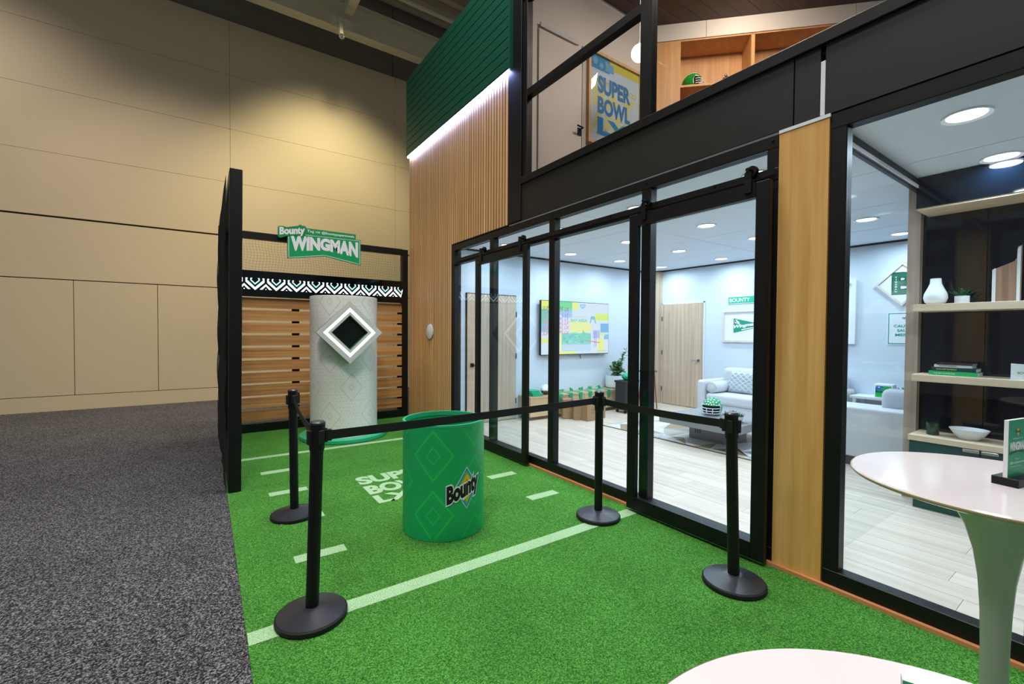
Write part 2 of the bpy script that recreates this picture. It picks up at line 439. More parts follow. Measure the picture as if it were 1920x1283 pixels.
bm = B(); tube(bm, [(1.9, 9.9, 8.3), (1.9, 9.9, 9.9)], 0.02); obj('hanger_rod', bm, 'steel', ceil_hall)

# ================================================================== turf
turf = thing('artificial_turf', (1.55, 3, 0), 'bright green artificial turf strip with white yard lines', 'turf')
box('turf_mat', 0.155, 2.945, -2.5, 7.5, -0.012, -0.003, 'turf', turf)
def mark(x0, x1, y0, y1): return box('yard_line' if x1 - x0 > 1 else 'hash_mark', x0, x1, y0, y1, -0.006, -0.0006, 'chalk', turf)
mark(0.157, 2.945, 2.355, 2.460); mark(0.157, 2.945, 5.79, 5.88)
for yy in (5.17, 4.46, 3.76, 3.09):
    mark(0.46, 0.775, yy - 0.05, yy + 0.05); mark(2.34, 2.65, yy - 0.01 + 0.02 - 0.05, yy + 0.06)
pr_ = Print()
for t, v0, w in (('SUPER', 4.26, 0.78), ('BOWL', 3.96, 0.70), ('LX', 3.72, 0.36)):
    pr_.text(t, 1.21, v0, w, 0.25 if t != 'LX' else 0.20, '#a2c79a', 0, bold=0.05)
pr_.build('painted_lettering', FLOOR(0.0), 'print', turf, base=-0.0008)

# ================================================================== slat wall
wall_front = thing('wall_front', (2.97, 6, 0), 'timber wall of narrow vertical slats with a dark backing', 'wall', kind='structure')
bm = B(); bx(bm, 2.954, 3.10, 5.80, 7.42, 0, 4.6); bx(bm, 2.954, 3.10, 4.35, 5.80, 2.72, 4.6); obj('backing_board', bm, 'slatdark', wall_front)
bm = B(); bx(bm, 2.946, 2.954, 7.395, 7.42, 0, 4.49); obj('edge_trim', bm, 'slat', wall_front)
N = 48; pitch = (7.39 - 4.36) / N; sw = pitch * 0.71
bm = B(); bx(bm, -0.0025, 0.0025, -sw / 2, sw / 2, 0, 4.5); sl = obj('slat', bm, 'slat', None); full = sl.data
bm = B(); bx(bm, -0.0025, 0.0025, -sw / 2, sw / 2, 2.735, 4.5); s2 = obj('slat', bm, 'slat', None); short = s2.data
for o_ in (sl, s2): bpy.data.objects.remove(o_)
for i in range(N):
    y = 4.36 + pitch * (i + 0.5); lng = y > 5.83
    o = bpy.data.objects.new('slat', full if lng else short); col.objects.link(o); o.parent = wall_front
    o.location = Vector((2.9515, y, 0 if lng else 2.735)) - Vector(wall_front.location)
# upper cladding and its LED strip
trim_1 = thing('trim_1', (2.9, 5.85, 4.5), 'dark green horizontal board cladding above the slat wall', 'cladding', kind='structure')
box('cladding_core', 2.915, 3.10, 4.27, 7.43, 4.52, 5.80, 'seam', trim_1)
bm = B(); bx(bm, -0.0125, 0.0125, -1.58, 1.58, 0, 0.107); o0 = obj('board', bm, 'green_board', None); bmesh_board = o0.data; bpy.data.objects.remove(o0)
for i in range(11):
    o = bpy.data.objects.new('board', bmesh_board); col.objects.link(o); o.parent = trim_1; o.location = (2.9025 - 2.9, 0, 0.015 + 0.1185 * i)
box('end_board', 2.885, 3.10, 4.245, 4.27, 4.49, 5.80, 'green_board', trim_1)
led = thing('led_strip', (2.925, 5.85, 4.46), 'glowing blue-white light strip under the green cladding', 'light strip')
box('diffuser', 2.897, 2.925, 4.30, 7.40, 4.472, 4.498, 'led', led)
box('channel', 2.892, 2.95, 4.28, 7.42, 4.498, 4.515, 'black', led)
spk = thing('wall_speaker', (2.95, 6.54, 1.47), 'round white speaker cover on the slat wall', 'speaker')
ax = Matrix.Rotation(-PI / 2, 4, 'Y')
bm = B(); lathe(bm, [(0, 0.022), (0.10, 0.022), (0.115, 0.016), (0.118, 0), (0, 0)], (2.948, 6.54, 1.47), 40, axis=ax); obj('cover', bm, 'white', spk, smooth=40)
bm = B(); lathe(bm, [(0.118, 0.0), (0.124, 0.010), (0.118, 0.018)], (2.948, 6.54, 1.47), 40, axis=ax); obj('rim', bm, 'gframe', spk)

# ================================================================== storefront frame
def post(p, y0, y1, z0, z1, x0=2.95, x1=3.03, name='mullion'): return box(name, x0, x1, y0, y1, z0, z1, 'black', p, bev=0.004, seg=1)
window_1 = thing('window_1', (2.99, 3.57, 0), 'black metal storefront frame with transom and four glazed bays', 'window', kind='structure')
post(window_1, 5.72, 5.80, 0.02, 2.71); post(window_1, 1.345, 1.42, 0.02, 2.71)
for yc in (4.72, 3.55, 2.36): post(window_1, yc - 0.045, yc + 0.045, 0.02, 2.71)
post(window_1, 1.345, 5.80, 2.63, 2.71, 2.948, 3.032, 'head_rail'); post(window_1, 1.345, 5.80, 0.02, 0.105, 2.948, 3.032, 'sill_rail')
post(window_1, 1.345, 5.80, 2.43, 2.505, 2.946, 3.03, 'transom_rail')
for a, b in ((4.765, 5.72), (3.595, 4.675), (2.405, 3.505), (1.42, 2.315)):
    box('pane', 2.985, 2.993, a, b, 2.505, 2.63, 'glass', window_1)
    if (a, b) in ((4.765, 5.72), (2.405, 3.505), (3.595, 4.675)): box('pane', 2.985, 2.993, a, b, 0.105, 2.43, 'glass', window_1)
tr = box('door_track', 2.915, 2.925, 1.36, 5.70, 2.455, 2.495, 'black', window_1)
bm = B(); lathe(bm, [(0, 0.012), (0.009, 0.011), (0.011, 0)], (0, 0, 0), 10, axis=ax); b0 = obj('bolt', bm, 'black', None); bme = b0.data; bpy.data.objects.remove(b0)
for i in range(9):
    o = bpy.data.objects.new('bolt', bme); col.objects.link(o); o.parent = window_1; o.location = Vector((2.915, 1.75 + 0.48 * i, 2.475)) - Vector(window_1.location)
for yy in (5.76, 4.72, 3.55, 2.36, 1.385):
    o = bpy.data.objects.new('bolt', bme); col.objects.link(o); o.parent = window_1; o.location = Vector((2.948, yy, 2.67)) - Vector(window_1.location)

def sliding_door(name, y0, y1, label):
    d = thing(name, (2.89, (y0 + y1) / 2, 0.02), label, 'door', kind='structure')
    s = 0.085; xa, xb = 2.865, 2.91
    box('stile', xa, xb, y0, y0 + s, 0.02, 2.42, 'black', d, bev=0.004, seg=1); box('stile', xa, xb, y1 - s, y1, 0.02, 2.42, 'black', d, bev=0.004, seg=1)
    box('top_rail', xa, xb, y0 + s, y1 - s, 2.325, 2.42, 'black', d); box('bottom_rail', xa, xb, y0 + s, y1 - s, 0.02, 0.125, 'black', d)
    box('pane', 2.884, 2.891, y0 + s, y1 - s, 0.125, 2.325, 'glass', d)
    for yy in (y0 + 0.13, y1 - 0.15):
        bm = B(); bx(bm, xa - 0.012, xa + 0.0, yy - 0.022, yy + 0.022, 2.36, 2.478); lathe(bm, [(0, 0.014), (0.022, 0.014), (0.022, -0.002), (0, -0.002)], (xa, yy, 2.478), 20, axis=ax)
        hg = obj('hanger', bm, 'black', d, smooth=40)
        bm = B(); lathe(bm, [(0, 0.02), (0.012, 0.02), (0.014, -0.03), (0.034, -0.03), (0.036, -0.05), (0.034, -0.06), (0, -0.06)], (xa, yy, 2.508), 24, axis=ax); obj('roller', bm, 'black', hg, smooth=40)
    return d
door_1 = sliding_door('door_1', 3.86, 4.98, 'black framed sliding glass door nearer the slat wall')
door_2 = sliding_door('door_2', 1.36, 2.46, 'black framed sliding glass door beside the wood column')

trim_2 = thing('trim_2', (3.0, 2.2, 2.72), 'black header beam panels above the storefront glazing', 'beam', kind='structure')
for a, b in ((1.27, 4.34), (1.127, 1.262), (-1.6, 1.10)):
    box('beam_panel', 2.945, 3.03, a, b, 2.725, 3.13, 'blackpanel', trim_2)
box('corner_post', 2.93, 3.03, 4.08, 4.34, 2.73, 5.9, 'black', trim_2, bev=0.004, seg=1)
bm = B(); bx(bm, 2.935, 2.95, 4.18, 4.21, 3.02, 3.10); obj('corner_clip', bm, 'silver', trim_2)
box('gap_light_strip', 2.955, 3.0, 1.27, 4.34, 2.711, 2.7245, 'white', trim_2)  # white-painted strip stands in for room light showing through the gap
box('gap_tape', 2.946, 2.96, 1.102, 1.125, 2.73, 3.04, 'white', trim_2)
box('column_cap', 2.94, 3.0, 1.07, 1.345, 2.705, 2.7245, 'white', trim_2)
trim_3 = box('trim_3', 2.945, 3.05, 1.075, 1.345, 0.0, 2.703, 'colwood', label='golden wood panelled column between the two windows', cat='column', kind='structure')
trim_4 = box('trim_4', 2.925, 2.985, -1.6, 5.80, -0.005, 0.018, 'strip', label='thin orange wood strip along the foot of the storefront', cat='trim', kind='structure')

window_2 = thing('window_2', (2.99, 0.0, 0), 'tall black framed window at the right of the wood column', 'window', kind='structure')
for a, b in ((0.99, 1.07), (0.215, 0.295), (-1.6, -1.52)): post(window_2, a, b, 0.02, 2.72)
post(window_2, -1.6, 1.07, 2.63, 2.72, 2.948, 3.032, 'head_rail'); post(window_2, -1.6, 1.07, 0.02, 0.105, 2.948, 3.032, 'sill_rail')
for a, b in ((0.295, 0.99), (-1.52, 0.215)): box('pane', 2.985, 2.993, a, b, 0.105, 2.63, 'glass', window_2)

window_3 = thing('window_3', (2.99, 1.5, 3.13), 'black framed upper floor window with a diagonal-looking mid rail', 'window', kind='structure')
window_3['label'] = 'black framed upper floor window above the header beam'
post(window_3, -1.6, 4.08, 3.13, 3.205, 2.925, 3.03, 'sill_rail')
post(window_3, 4.0, 4.08, 3.205, 5.9); post(window_3, 2.33, 2.44, 3.205, 5.9)
post(window_3, 2.44, 4.0, 4.08, 4.16, name='mid_rail'); post(window_3, -1.6, 4.08, 5.15, 5.23, name='head_rail')
for a, b, c, d in ((2.44, 4.0, 3.205, 4.08), (2.44, 4.0, 4.16, 5.15), (-1.6, 2.33, 3.205, 5.15)): box('pane', 2.985, 2.993, a, b, c, d, 'glass', window_3)

# ================================================================== room shell
floor_room = thing('floor_room', (5.4, 2.3, 0.02), 'pale whitewashed plank floor inside the lounge', 'floor', kind='structure')
box('subfloor', 3.03, 7.95, -1.7, 6.2, -0.012, 0.012, 'seam', floor_room)
PW, PL = 0.18, 1.22
planks = {}
nx = int((7.82 - 3.03) / PW) + 1
for i in range(nx):
    x0 = 3.03 + i * PW; x1 = min(x0 + PW, 7.82)
    y = -1.7 - random.random() * PL
    while y < 6.08:
        a, b = max(y, -1.7), min(y + PL, 6.08)
        if b - a > 0.05:
            key = (round(x1 - x0, 3), round(b - a, 3))
            if key not in planks:
                bm = B(); bx(bm, 0.001, x1 - x0 - 0.001, 0.001, b - a - 0.001, 0, 0.01); t_ = obj('plank', bm, 'plank', None)
                me = t_.data; off = Vector(t_.location); me.transform(Matrix.Translation(off)); bpy.data.objects.remove(t_); planks[key] = me
            o = bpy.data.objects.new('plank', planks[key]); col.objects.link(o); o.parent = floor_room
            o.location = Vector((x0, a, 0.01)) - Vector(floor_room.location)
        y += PL
wall_left = box('wall_left', 3.05, 7.95, 6.08, 6.2, 0.0, 2.8, 'roomwall', label='pale lounge wall that carries the television', cat='wall', kind='structure')
wall_back = box('wall_back', 7.81, 7.95, -1.7, 6.08, 0.0, 2.8, 'roomwall', label='pale lounge back wall with door and framed prints', cat='wall', kind='structure')
wall_right = box('wall_right', 3.05, 7.95, -1.82, -1.7, 0.0, 2.8, 'roomwall', label='pale lounge wall at the far right end', cat='wall', kind='structure')
ceiling = thing('ceiling', (5.4, 2.3, 2.76), 'white panelled lounge ceiling with thin joints', 'ceiling', kind='structure')
box('ceiling_core', 3.03, 7.95, -1.82, 6.2, 2.775, 2.9, 'hall_dark', ceiling)
cx_ = [3.03, 4.40, 5.57, 6.75, 7.81]; cy_ = [-1.7, 1.15, 3.6, 6.08]
for a, b in zip(cx_[:-1], cx_[1:]):
    for c, d in zip(cy_[:-1], cy_[1:]): box('ceiling_panel', a + 0.004, b - 0.004, c + 0.004, d - 0.004, 2.76, 2.778, 'ceil', ceiling)
trim_5 = box('trim_5', 3.05, 7.80, 6.05, 6.079, 2.735, 2.76, 'black', label='thin black trim where the television wall meets the ceiling', cat='trim', kind='structure')
trim_6 = box('trim_6', 7.78, 7.809, -1.69, 6.05, 2.735, 2.76, 'black', label='thin black trim along the top of the lounge back wall', cat='trim', kind='structure')
trim_7 = box('trim_7', 7.70, 7.809, 5.80, 6.079, 0.02, 2.735, 'doorw', label='pale wood corner panel beside the lounge back door', cat='trim', kind='structure')

ROWLAB = {5.47: 'nearest the television wall', 4.26: 'second row from the television wall', 3.07: 'middle row', 1.86: 'row before the glass partition', 0.65: 'row beyond the glass partition'}
COLLAB = {3.70: 'closest to the storefront', 4.95: 'second from the storefront', 6.13: 'third from the storefront', 7.33: 'closest to the back wall'}
for yy in (5.47, 4.26, 3.07, 1.86, 0.65, -0.6):
    for xx in (3.70, 4.95, 6.13, 7.33):
        if yy < 0.7 and xx > 5: continue
        if yy < 0:
            lb = None
        if yy < 0.7 and xx == 4.95: xx = 4.76
        d = thing('downlight', (xx, yy, 2.745), 'round recessed ceiling downlight, %s, %s' % (ROWLAB.get(yy, 'row farthest right beside the window'), COLLAB.get(xx, 'second from the storefront')), 'downlight', 'recessed lights in the lounge ceiling')
        bm = B(); lathe(bm, [(0.088, 0.0), (0.112, -0.010), (0.115, 0.0), (0.112, 0.014)], (xx, yy, 2.758), 28); obj('trim_ring', bm, 'white', d, smooth=50)
        bm = B(); lathe(bm, [(0, -0.002), (0.088, -0.002), (0.088, 0.0)], (xx, yy, 2.758), 28); obj('lamp_disc', bm, 'lampdisc', d)
        l_ = lamp('downlight_beam', 'AREA', (xx, yy, 2.745), 13, (0.73, 0.88, 1.0), 0.17, (xx, yy, 0)); l_.data.shape = 'DISK'; l_.data.spread = math.radians(170)

# glass partition
part_ = thing('glass_partition', (4.1, 1.16, 0.02), 'clear glass partition with dark top track dividing lounge from display area', 'partition')
box('top_track', 3.05, 5.10, 1.13, 1.19, 2.69, 2.757, 'black', part_); box('track_lip', 3.05, 5.10, 1.122, 1.13, 2.675, 2.70, 'gframe', part_)
box('pane', 3.06, 5.10, 1.155, 1.165, 0.022, 2.69, 'glass2', part_)

# ================================================================== upper floor
floor_upper = box('floor_upper', 3.03, 9.5, -1.8, 4.36, 2.92, 3.11, 'blackpanel', label='dark slab of the upper floor behind the header beam', cat='floor', kind='structure')
wall_upstairs = box('wall_upstairs', 3.03, 5.55, 4.40, 4.5, 3.11, 6.1, 'upwall', label='pale pinkish upper floor wall with a door and poster', cat='wall', kind='structure')
ceiling_upper = thing('ceiling_upper', (5.5, 1.5, 6.02), 'dark brown wood plank ceiling of the upper floor', 'ceiling', kind='structure')
for i in range(32):
    yy = -1.7 + i * 0.19
    box('plank', 2.96, 9.2, yy, yy + 0.186, 6.02, 6.06, 'brown', ceiling_upper)
S45 = Vector((0.7071, -0.7071, 0)); N45 = Vector((-0.7071, -0.7071, 0)); P45 = Vector((5.42, 4.40, 0))
m45 = Matrix.Identity(4)
for i in range(3): m45[i][0] = S45[i]; m45[i][1] = -N45[i]; m45[i][2] = (0, 0, 1)[i]
m45.translation = P45      # local x along the wall, local y into the wall
def b45(name, x0, x1, y0, y1, z0, z1, mat, p): return box(name, x0, x1, y0, y1, z0, z1, mat, p, xf=m45)
wall_angled = thing('wall_angled', (6.4, 3.4, 3.11), 'angled upper floor wall fascia above built-in wood shelving', 'wall', kind='structure')
for a, b in ((0, 0.86), (0.865, 2.8), (2.805, 6)): b45('fascia_panel', a, b, -0.01, 0.5, 5.78, 6.05, 'upwall', wall_angled)
b45('back_panel', 0, 6, 0.42, 0.5, 3.11, 5.78, 'upwood', wall_angled)
shv = thing('built_in_shelving', (6.4, 3.4, 3.11), 'honey coloured built-in shelf niches on the upper floor', 'shelving')
b45('side_panel', 0.0, 0.515, 0.0, 0.40, 3.115, 5.775, 'upwood', shv)
b45('divider', 1.475, 1.525, 0.0, 0.40, 3.115, 5.775, 'upwood', shv); b45('divider', 2.78, 2.83, 0.0, 0.40, 3.115, 5.775, 'upwood', shv)
b45('top_board', 0.515, 2.78, 0.0, 0.40, 5.755, 5.775, 'upwood', shv)
for a, b in ((0.515, 1.475), (1.525, 2.78)):
    for z in (5.09, 4.4, 3.7): b45('shelf', a, b, 0.0, 0.40, z, z + 0.03, 'upwood', shv)
lamp('upper_ceiling_lamp', 'AREA', (4.4, 2.2, 5.9), 75, (1.0, 0.82, 0.66), 0.8, (4.8, 2.6, 3))
lamp('shelf_lamp', 'AREA', (5.75, 2.9, 5.95), 22, (1.0, 0.80, 0.6), 0.4, (6.6, 3.6, 4.9))

# ================================================================== screen frame, net, LED board
sf = thing('slat_screen', (1.6, 7.42, 0), 'black framed backdrop with horizontal wood slats and a net panel', 'backdrop')
YS = 7.40
def fr(name, x0, x1, z0, z1, y0=7.36, y1=7.47): return box(name, x0, x1, y0, y1, z0, z1, 'black', sf, bev=0.004, seg=1)
fr('post', 2.80, 2.90, 0, 2.88); fr('post', 0.20, 0.30, 0, 2.88)
fr('top_rail', 0.30, 2.80, 2.79, 2.885); fr('bottom_rail', 0.30, 2.80, 0.0, 0.125)
fr('back_brace', 1.09, 1.19, 0.125, 1.95, 7.43, 7.47); fr('back_brace', 2.74, 2.80, 0.125, 1.95, 7.43, 7.47)
bm = B(); bx(bm, -1.25, 1.25, -0.011, 0.011, 0, 0.148); o0 = obj('wood_slat', bm, 'bar_wood', None); sme = o0.data; bpy.data.objects.remove(o0)
for i in range(10):
    o = bpy.data.objects.new('wood_slat', sme); col.objects.link(o); o.parent = sf; o.location = Vector((1.55, 7.405, 0.160 + 0.182 * i)) - Vector(sf.location)
def netgrid(us, vs, f, r, seg=1):
    bm = B()
    def line(p):
        rings = []
        for i, q in enumerate(p):
            t = (p[min(i + 1, len(p) - 1)] - p[max(i - 1, 0)]).normalized(); a = t.cross(Vector((0.3, 0.9, 0.31))).normalized(); b = t.cross(a)
            rings.append([bm.verts.new(q + a * r * math.cos(k * 2.094) + b * r * math.sin(k * 2.094)) for k in range(3)])
        for A, C_ in zip(rings[:-1], rings[1:]):
            for k in range(3): bm.faces.new((A[k], A[(k + 1) % 3], C_[(k + 1) % 3], C_[k]))
    for u in us: line([f(u, v) for v in vs[::seg]] + [f(u, vs[-1])])
    for v in vs: line([f(u, v) for u in us[::seg]] + [f(us[-1], v)])
    return bm
lin_ = lambda a, b, n: [a + (b - a) * i / n for i in range(n + 1)]
us = lin_(0.30, 2.80, 62); vs = lin_(2.33, 2.80, 12)
fn = lambda u, v: Vector((u + 0.012 * math.sin(v * 17 + u * 3), 7.42 + 0.02 * math.sin(u * 5), v + (0.012 * math.sin(u * 6.0) + 0.008 * math.sin(u * 13 + v * 9)) * (1 if 2.34 < v < 2.79 else 0)))
obj('net', netgrid(us, vs, fn, 0.0011), 'net', sf, kind='stuff')

ledb = thing('led_display_board', (1.55, 7.36, 1.955), 'black LED board glowing with a white chevron pattern above the wood slats', 'display')
box('housing', 0.30, 2.80, 7.345, 7.42, 1.957, 2.33, 'ledglass', ledb)
p = Print(); per = 0.271; zt = 2.222; WH = (0.95, 1.05, 1.1, 1)
k = 0; u = 0.597 - per
while u < 2.9:
    def P_(pts, c=WH):
        q = [(min(max(a, 0.305), 2.795), b) for a, b in pts]
        if max(a for a, b in q) - min(a for a, b in q) > 0.004: p.poly(q, c, 1)
    w = 0.027
    for sg in (-1, 1):
        P_([(u, 2.052), (u, 2.052 + w * 1.45), (u + sg * 0.099, 2.165 + 0.025), (u + sg * 0.118, 2.165)])             # outer chevron arm
        P_([(u + sg * 0.099, 2.19), (u + sg * 0.118, 2.165), (u + sg * 0.118, 2.222), (u + sg * 0.092, 2.222), (u + sg * 0.092, 2.212), (u + sg * 0.099, 2.212)])
        P_([(u, 2.128), (u, 2.152), (u + sg * 0.045, 2.197), (u + sg * 0.060, 2.188)], (0.33, 0.45, 0.45, 1))        # inner chevron
        P_([(u + sg * 0.045, 2.197), (u + sg * 0.060, 2.188), (u + sg * 0.060, 2.222), (u + sg * 0.036, 2.226), (u + sg * 0.036, 2.214)], (0.33, 0.45, 0.45, 1))
        P_([(u + per / 2, 2.142), (u + per / 2, 2.112), (u + per / 2 + sg * 0.044, 2.062), (u + per / 2 + sg * 0.078, 2.062)])
    P_([(u + per / 2 - 0.010, 2.062), (u + per / 2, 2.075), (u + per / 2 + 0.010, 2.062)])
    for sg in (-1, 1):
        P_([(u + sg * 0.012, 2.10), (u + sg * 0.012, 2.118), (u + sg * 0.085, 2.19), (u + sg * 0.085, 2.172)], (0.0, 0.10, 0.08, 1))
    u += per
p.build('lit_pattern', YF(7.345), 'ledpix', ledb)

# ================================================================== side net frame
nf = thing('net_side_frame', (0.22, 6.1, 0), 'tall black frame with a side net beside the grey carpet', 'net frame')
def xfl(): return None
bm = B(); bx(bm, 0.163, 0.262, 4.70, 4.80, 0, 2.915, 0.004, 1)
for v in bm.verts: v.co.x += 0.028 * v.co.z / 2.9
obj('front_post', bm, 'black', nf)
box('rear_post', 0.163, 0.20, 7.37, 7.47, 0, 2.915, 'black', nf)
box('top_beam', 0.19, 0.29, 4.80, 7.47, 2.82, 2.915, 'greenrefl', nf); box('foot_beam', 0.165, 0.26, 4.80, 7.47, 0.0, 0.08, 'black', nf)  # top beam's dark green is a reflection painted into its colour
us = lin_(4.74, 7.47, 60); vs = lin_(0.03, 2.86, 62)
fn = lambda y, z: Vector((0.152 + 0.012 * z / 2.9 - (0.014 * abs(math.sin(z * 5.2 + 0.6 * math.sin(y * 3))) + 0.005 * math.sin(y * 9 + z * 4)) * min(1, max(0, (2.75 - z) / 0.4)), y + 0.01 * math.sin(z * 7), z + 0.012 * math.sin(y * 5)))
obj('side_net', netgrid(us, vs, fn, 0.0018, 1), 'net', nf, kind='stuff')
us = lin_(4.76, 7.45, 50); 
fn2 = lambda y, z: Vector((0.262 + 0.02 * z / 2.9 + 0.008 * math.sin(z * 6 + y), y, z))
obj('inner_net', netgrid(us, vs, fn2, 0.0016, 2), 'net', nf, kind='stuff')

# ================================================================== sign
sg_ = thing('hanging_sign', (1.5, 7.33, 2.53), 'green WINGMAN sign with Bounty lettering on the screen top rail', 'sign')
lower = [(1.013, 2.93), (2.081, 2.942), (2.079, 2.532), (1.534, 2.625), (1.013, 2.54)]
strip_ = [(1.20, 2.90), (1.20, 3.025), (2.006, 3.024), (2.006, 2.90)]
bub = [(0.888, 2.99), (0.905, 3.005), (0.965, 3.010), (1.0, 3.0), (1.155, 3.040), (1.182, 3.066), (1.212, 3.05), (1.252, 3.052), (1.272, 3.028), (1.262, 2.94), (1.235, 2.90), (1.10, 2.89), (1.013, 2.875), (0.93, 2.836), (0.905, 2.834), (0.888, 2.85)]
bm = B(); prism(bm, lower, YF(7.34), 0, 0.025); obj('sign_panel', bm, plain('sign_green', '#0f9a57', 0.4), sg_)
bm = B(); prism(bm, strip_, YF(7.34), -0.004, 0.018); obj('tag_strip', bm, plain('strip_green', '#10924f', 0.4), sg_)
bm = B(); prism(bm, bub, YF(7.34), 0, 0.032); obj('logo_bubble', bm, plain('bubble_green', '#0d8a48', 0.4), sg_)
box('standoff', 1.3, 1.36, 7.34, 7.362, 2.80, 2.86, 'black', sg_); box('standoff', 1.8, 1.86, 7.34, 7.362, 2.80, 2.86, 'black', sg_)
p = Print()
vb = lambda u: 2.656 + (2.712 - 2.656) * (1 - abs(u - 1.545) / 0.49) if u < 1.545 else 2.649 + (2.712 - 2.649) * (1 - (u - 1.545) / 0.49)
wp = lambda u, v: (u, vb(u) + (v - 2.65) / 0.25 * (2.90 - vb(u)))
p.text('WINGMAN', 1.053, 2.65, 0.985, 0.25, '#e9e9ee', 1, bold=0.06, warp=wp)
li = [(1.03, 2.918), (1.03, 2.557), (1.534, 2.641), (2.063, 2.55), (2.063, 2.925), (1.98, 2.924)]
p.stroke(li, 0.007, '#e6e8ec', 1); p.stroke([(1.262, 2.918), (1.98, 2.924)], 0.006, '#e6e8ec', 1)
p.build('wingman_lettering', YF(7.315), 'print', sg_, base=0.0008)
p = Print(); p.text('Tag', 1.282, 2.955, 0.10, 0.05, '#e8efe9', 1, bold=0.01); p.build('tag_lettering', YF(7.322), 'print', sg_)
p = Print(); p.text('us', 1.405, 2.968, 0.062, 0.028, '#e8efe9', 1, bold=0.01); p.build('tag_lettering', YF(7.322), 'print', sg_)
p = Print(); p.text('@Bountypapertowels', 1.49, 2.955, 0.49, 0.048, '#e8efe9', 1, bold=0.02)
p.build('handle_lettering', YF(7.322), 'print', sg_)
p = Print(); p.text('Bounty', 0.907, 2.845, 0.345, 0.145, '#eceaee', 1, bold=0.05, warp=lambda u, v: (u, v + (u - 0.907) * 0.16))
p.build('bounty_lettering', YF(7.308), 'print', sg_)

# ================================================================== white drum with diamond window
cx, cy, RR = 1.616, 6.49, 0.443
dr = thing('display_column', (cx, cy, 0), 'white patterned display column with a lit diamond opening on a green plinth', 'column')
bm = B(); lathe(bm, [(0, 0), (0.575, 0), (0.58, 0.006), (0.58, 0.046), (0.572, 0.052), (0, 0.052)], (cx, cy, 0), 72); obj('plinth', bm, 'plinth', dr, smooth=30)
bm = B(); lathe(bm, [(0, 0.052), (RR, 0.052), (RR, 1.935), (RR - 0.006, 1.94), (RR - 0.04, 1.94), (RR - 0.04, 1.90), (0, 1.90)], (cx, cy, 0), 72); obj('drum', bm, 'drum', dr, smooth=30)
p = Print(); th0 = -PI / 2 - 0.035; st = 2 * PI * RR / 10; cents = []
for i in range(-5, 5):
    zs = [0.72, 1.48] if i % 2 == 0 else [0.345, 1.10, 1.855]
    for z in zs + ([-0.04] if i % 2 == 0 else []): cents.append((i * st, z))
def ringclip(u, z, hw, hh, t, c):
    if z + hh < 0.06 or z - hh > 1.93: return
    if z - hh > 0.06 and z + hh < 1.93: p.ring(u, z, hw, hh, t, c, 1, 5); return
    for sx in (-1, 1):
        for sz in (-1, 1):
            n = 12
            for q in range(n):
                a0, a1 = q / n, (q + 1) / n
                z0, z1 = z + sz * hh * (1 - a0), z + sz * hh * (1 - a1)
                if min(z0, z1) < 0.055 or max(z0, z1) > 1.935: continue
                kk = t * math.hypot(hw, hh) / (hw * hh)
                o0, o1 = (u + sx * hw * a0, z0), (u + sx * hw * a1, z1)
                f = lambda q_: (u + (q_[0] - u) * (1 - kk), z + (q_[1] - z) * (1 - kk))
                p.poly([o0, o1, f(o1), f(o0)], c, 1)
for u, z in cents:
    ringclip(u, z, 0.148, 0.185, 0.005, '#b9b6b0'); ringclip(u, z, 0.038, 0.048, 0.005, '#bcb9b3')
for a in range(66):
    for b in range(44):
        u = -5 * st + (a + 0.5 * (b % 2)) * (10 * st / 66); z = 0.08 + b * 0.042
        if z > 1.91: continue
        ok = all(min(abs(u - cu), abs(u - cu + 10 * st), abs(u - cu - 10 * st)) / 0.175 + abs(z - cz) / 0.215 > 1 for cu, cz in cents)
        if ok and ((a + b) % 2 == 0 or b % 2): p.dot(u, z, 0.0068, '#c3c0ba', 1, 6)
p.build('printed_pattern', cyl_map((cx, cy, 0), RR, th0), 'print', dr, base=0.0006, eps=0.0002)
# diamond box, facing -y turned a little to the camera
fa = math.radians(-7); fw = Vector((math.sin(fa), -math.cos(fa), 0)); rt = Vector((math.cos(fa), math.sin(fa), 0)); ctr = Vector((cx, cy, 1.45)) + fw * 0.56
mpd = plane_map(ctr, rt, (0, 0, 1))
dia = lambda h: [(0, -h), (h, 0), (0, h), (-h, 0)]
def dframe(name, h0, h1, d0, d1, mat, parent=None):
    bm = B(); o = dia(h0); i_ = dia(h1)
    A = [[bm.verts.new(mpd(u, v, d)) for u, v in q] for q in (o, i_) for d in (d0, d1)]   # o0,o1,i0,i1
    for k in range(4):
        j = (k + 1) % 4
        bm.faces.new((A[1][k], A[1][j], A[3][j], A[3][k])); bm.faces.new((A[0][k], A[2][k], A[2][j], A[0][j]))
        bm.faces.new((A[0][k], A[0][j], A[1][j], A[1][k])); bm.faces.new((A[2][k], A[3][k], A[3][j], A[2][j]))
    bmesh.ops.recalc_face_normals(bm, faces=bm.faces)
    return obj(name, bm, mat, parent or dr)
df = dframe('diamond_frame', 0.405, 0.322, -0.01, 0.03, 'gframe'); dframe('frame_side', 0.402, 0.30, -0.19, -0.01, 'boxside', df)
dframe('lit_band', 0.322, 0.270, -0.01, 0.022, 'lit', df); dframe('inner_frame', 0.270, 0.226, -0.01, 0.026, 'gframe', df)
dframe('opening_liner', 0.227, 0.217, -0.10, 0.02, 'boxside', df)
bm = B(); prism(bm, dia(0.222), mpd, -0.105, -0.095); obj('opening_back', bm, 'boxdark', df)

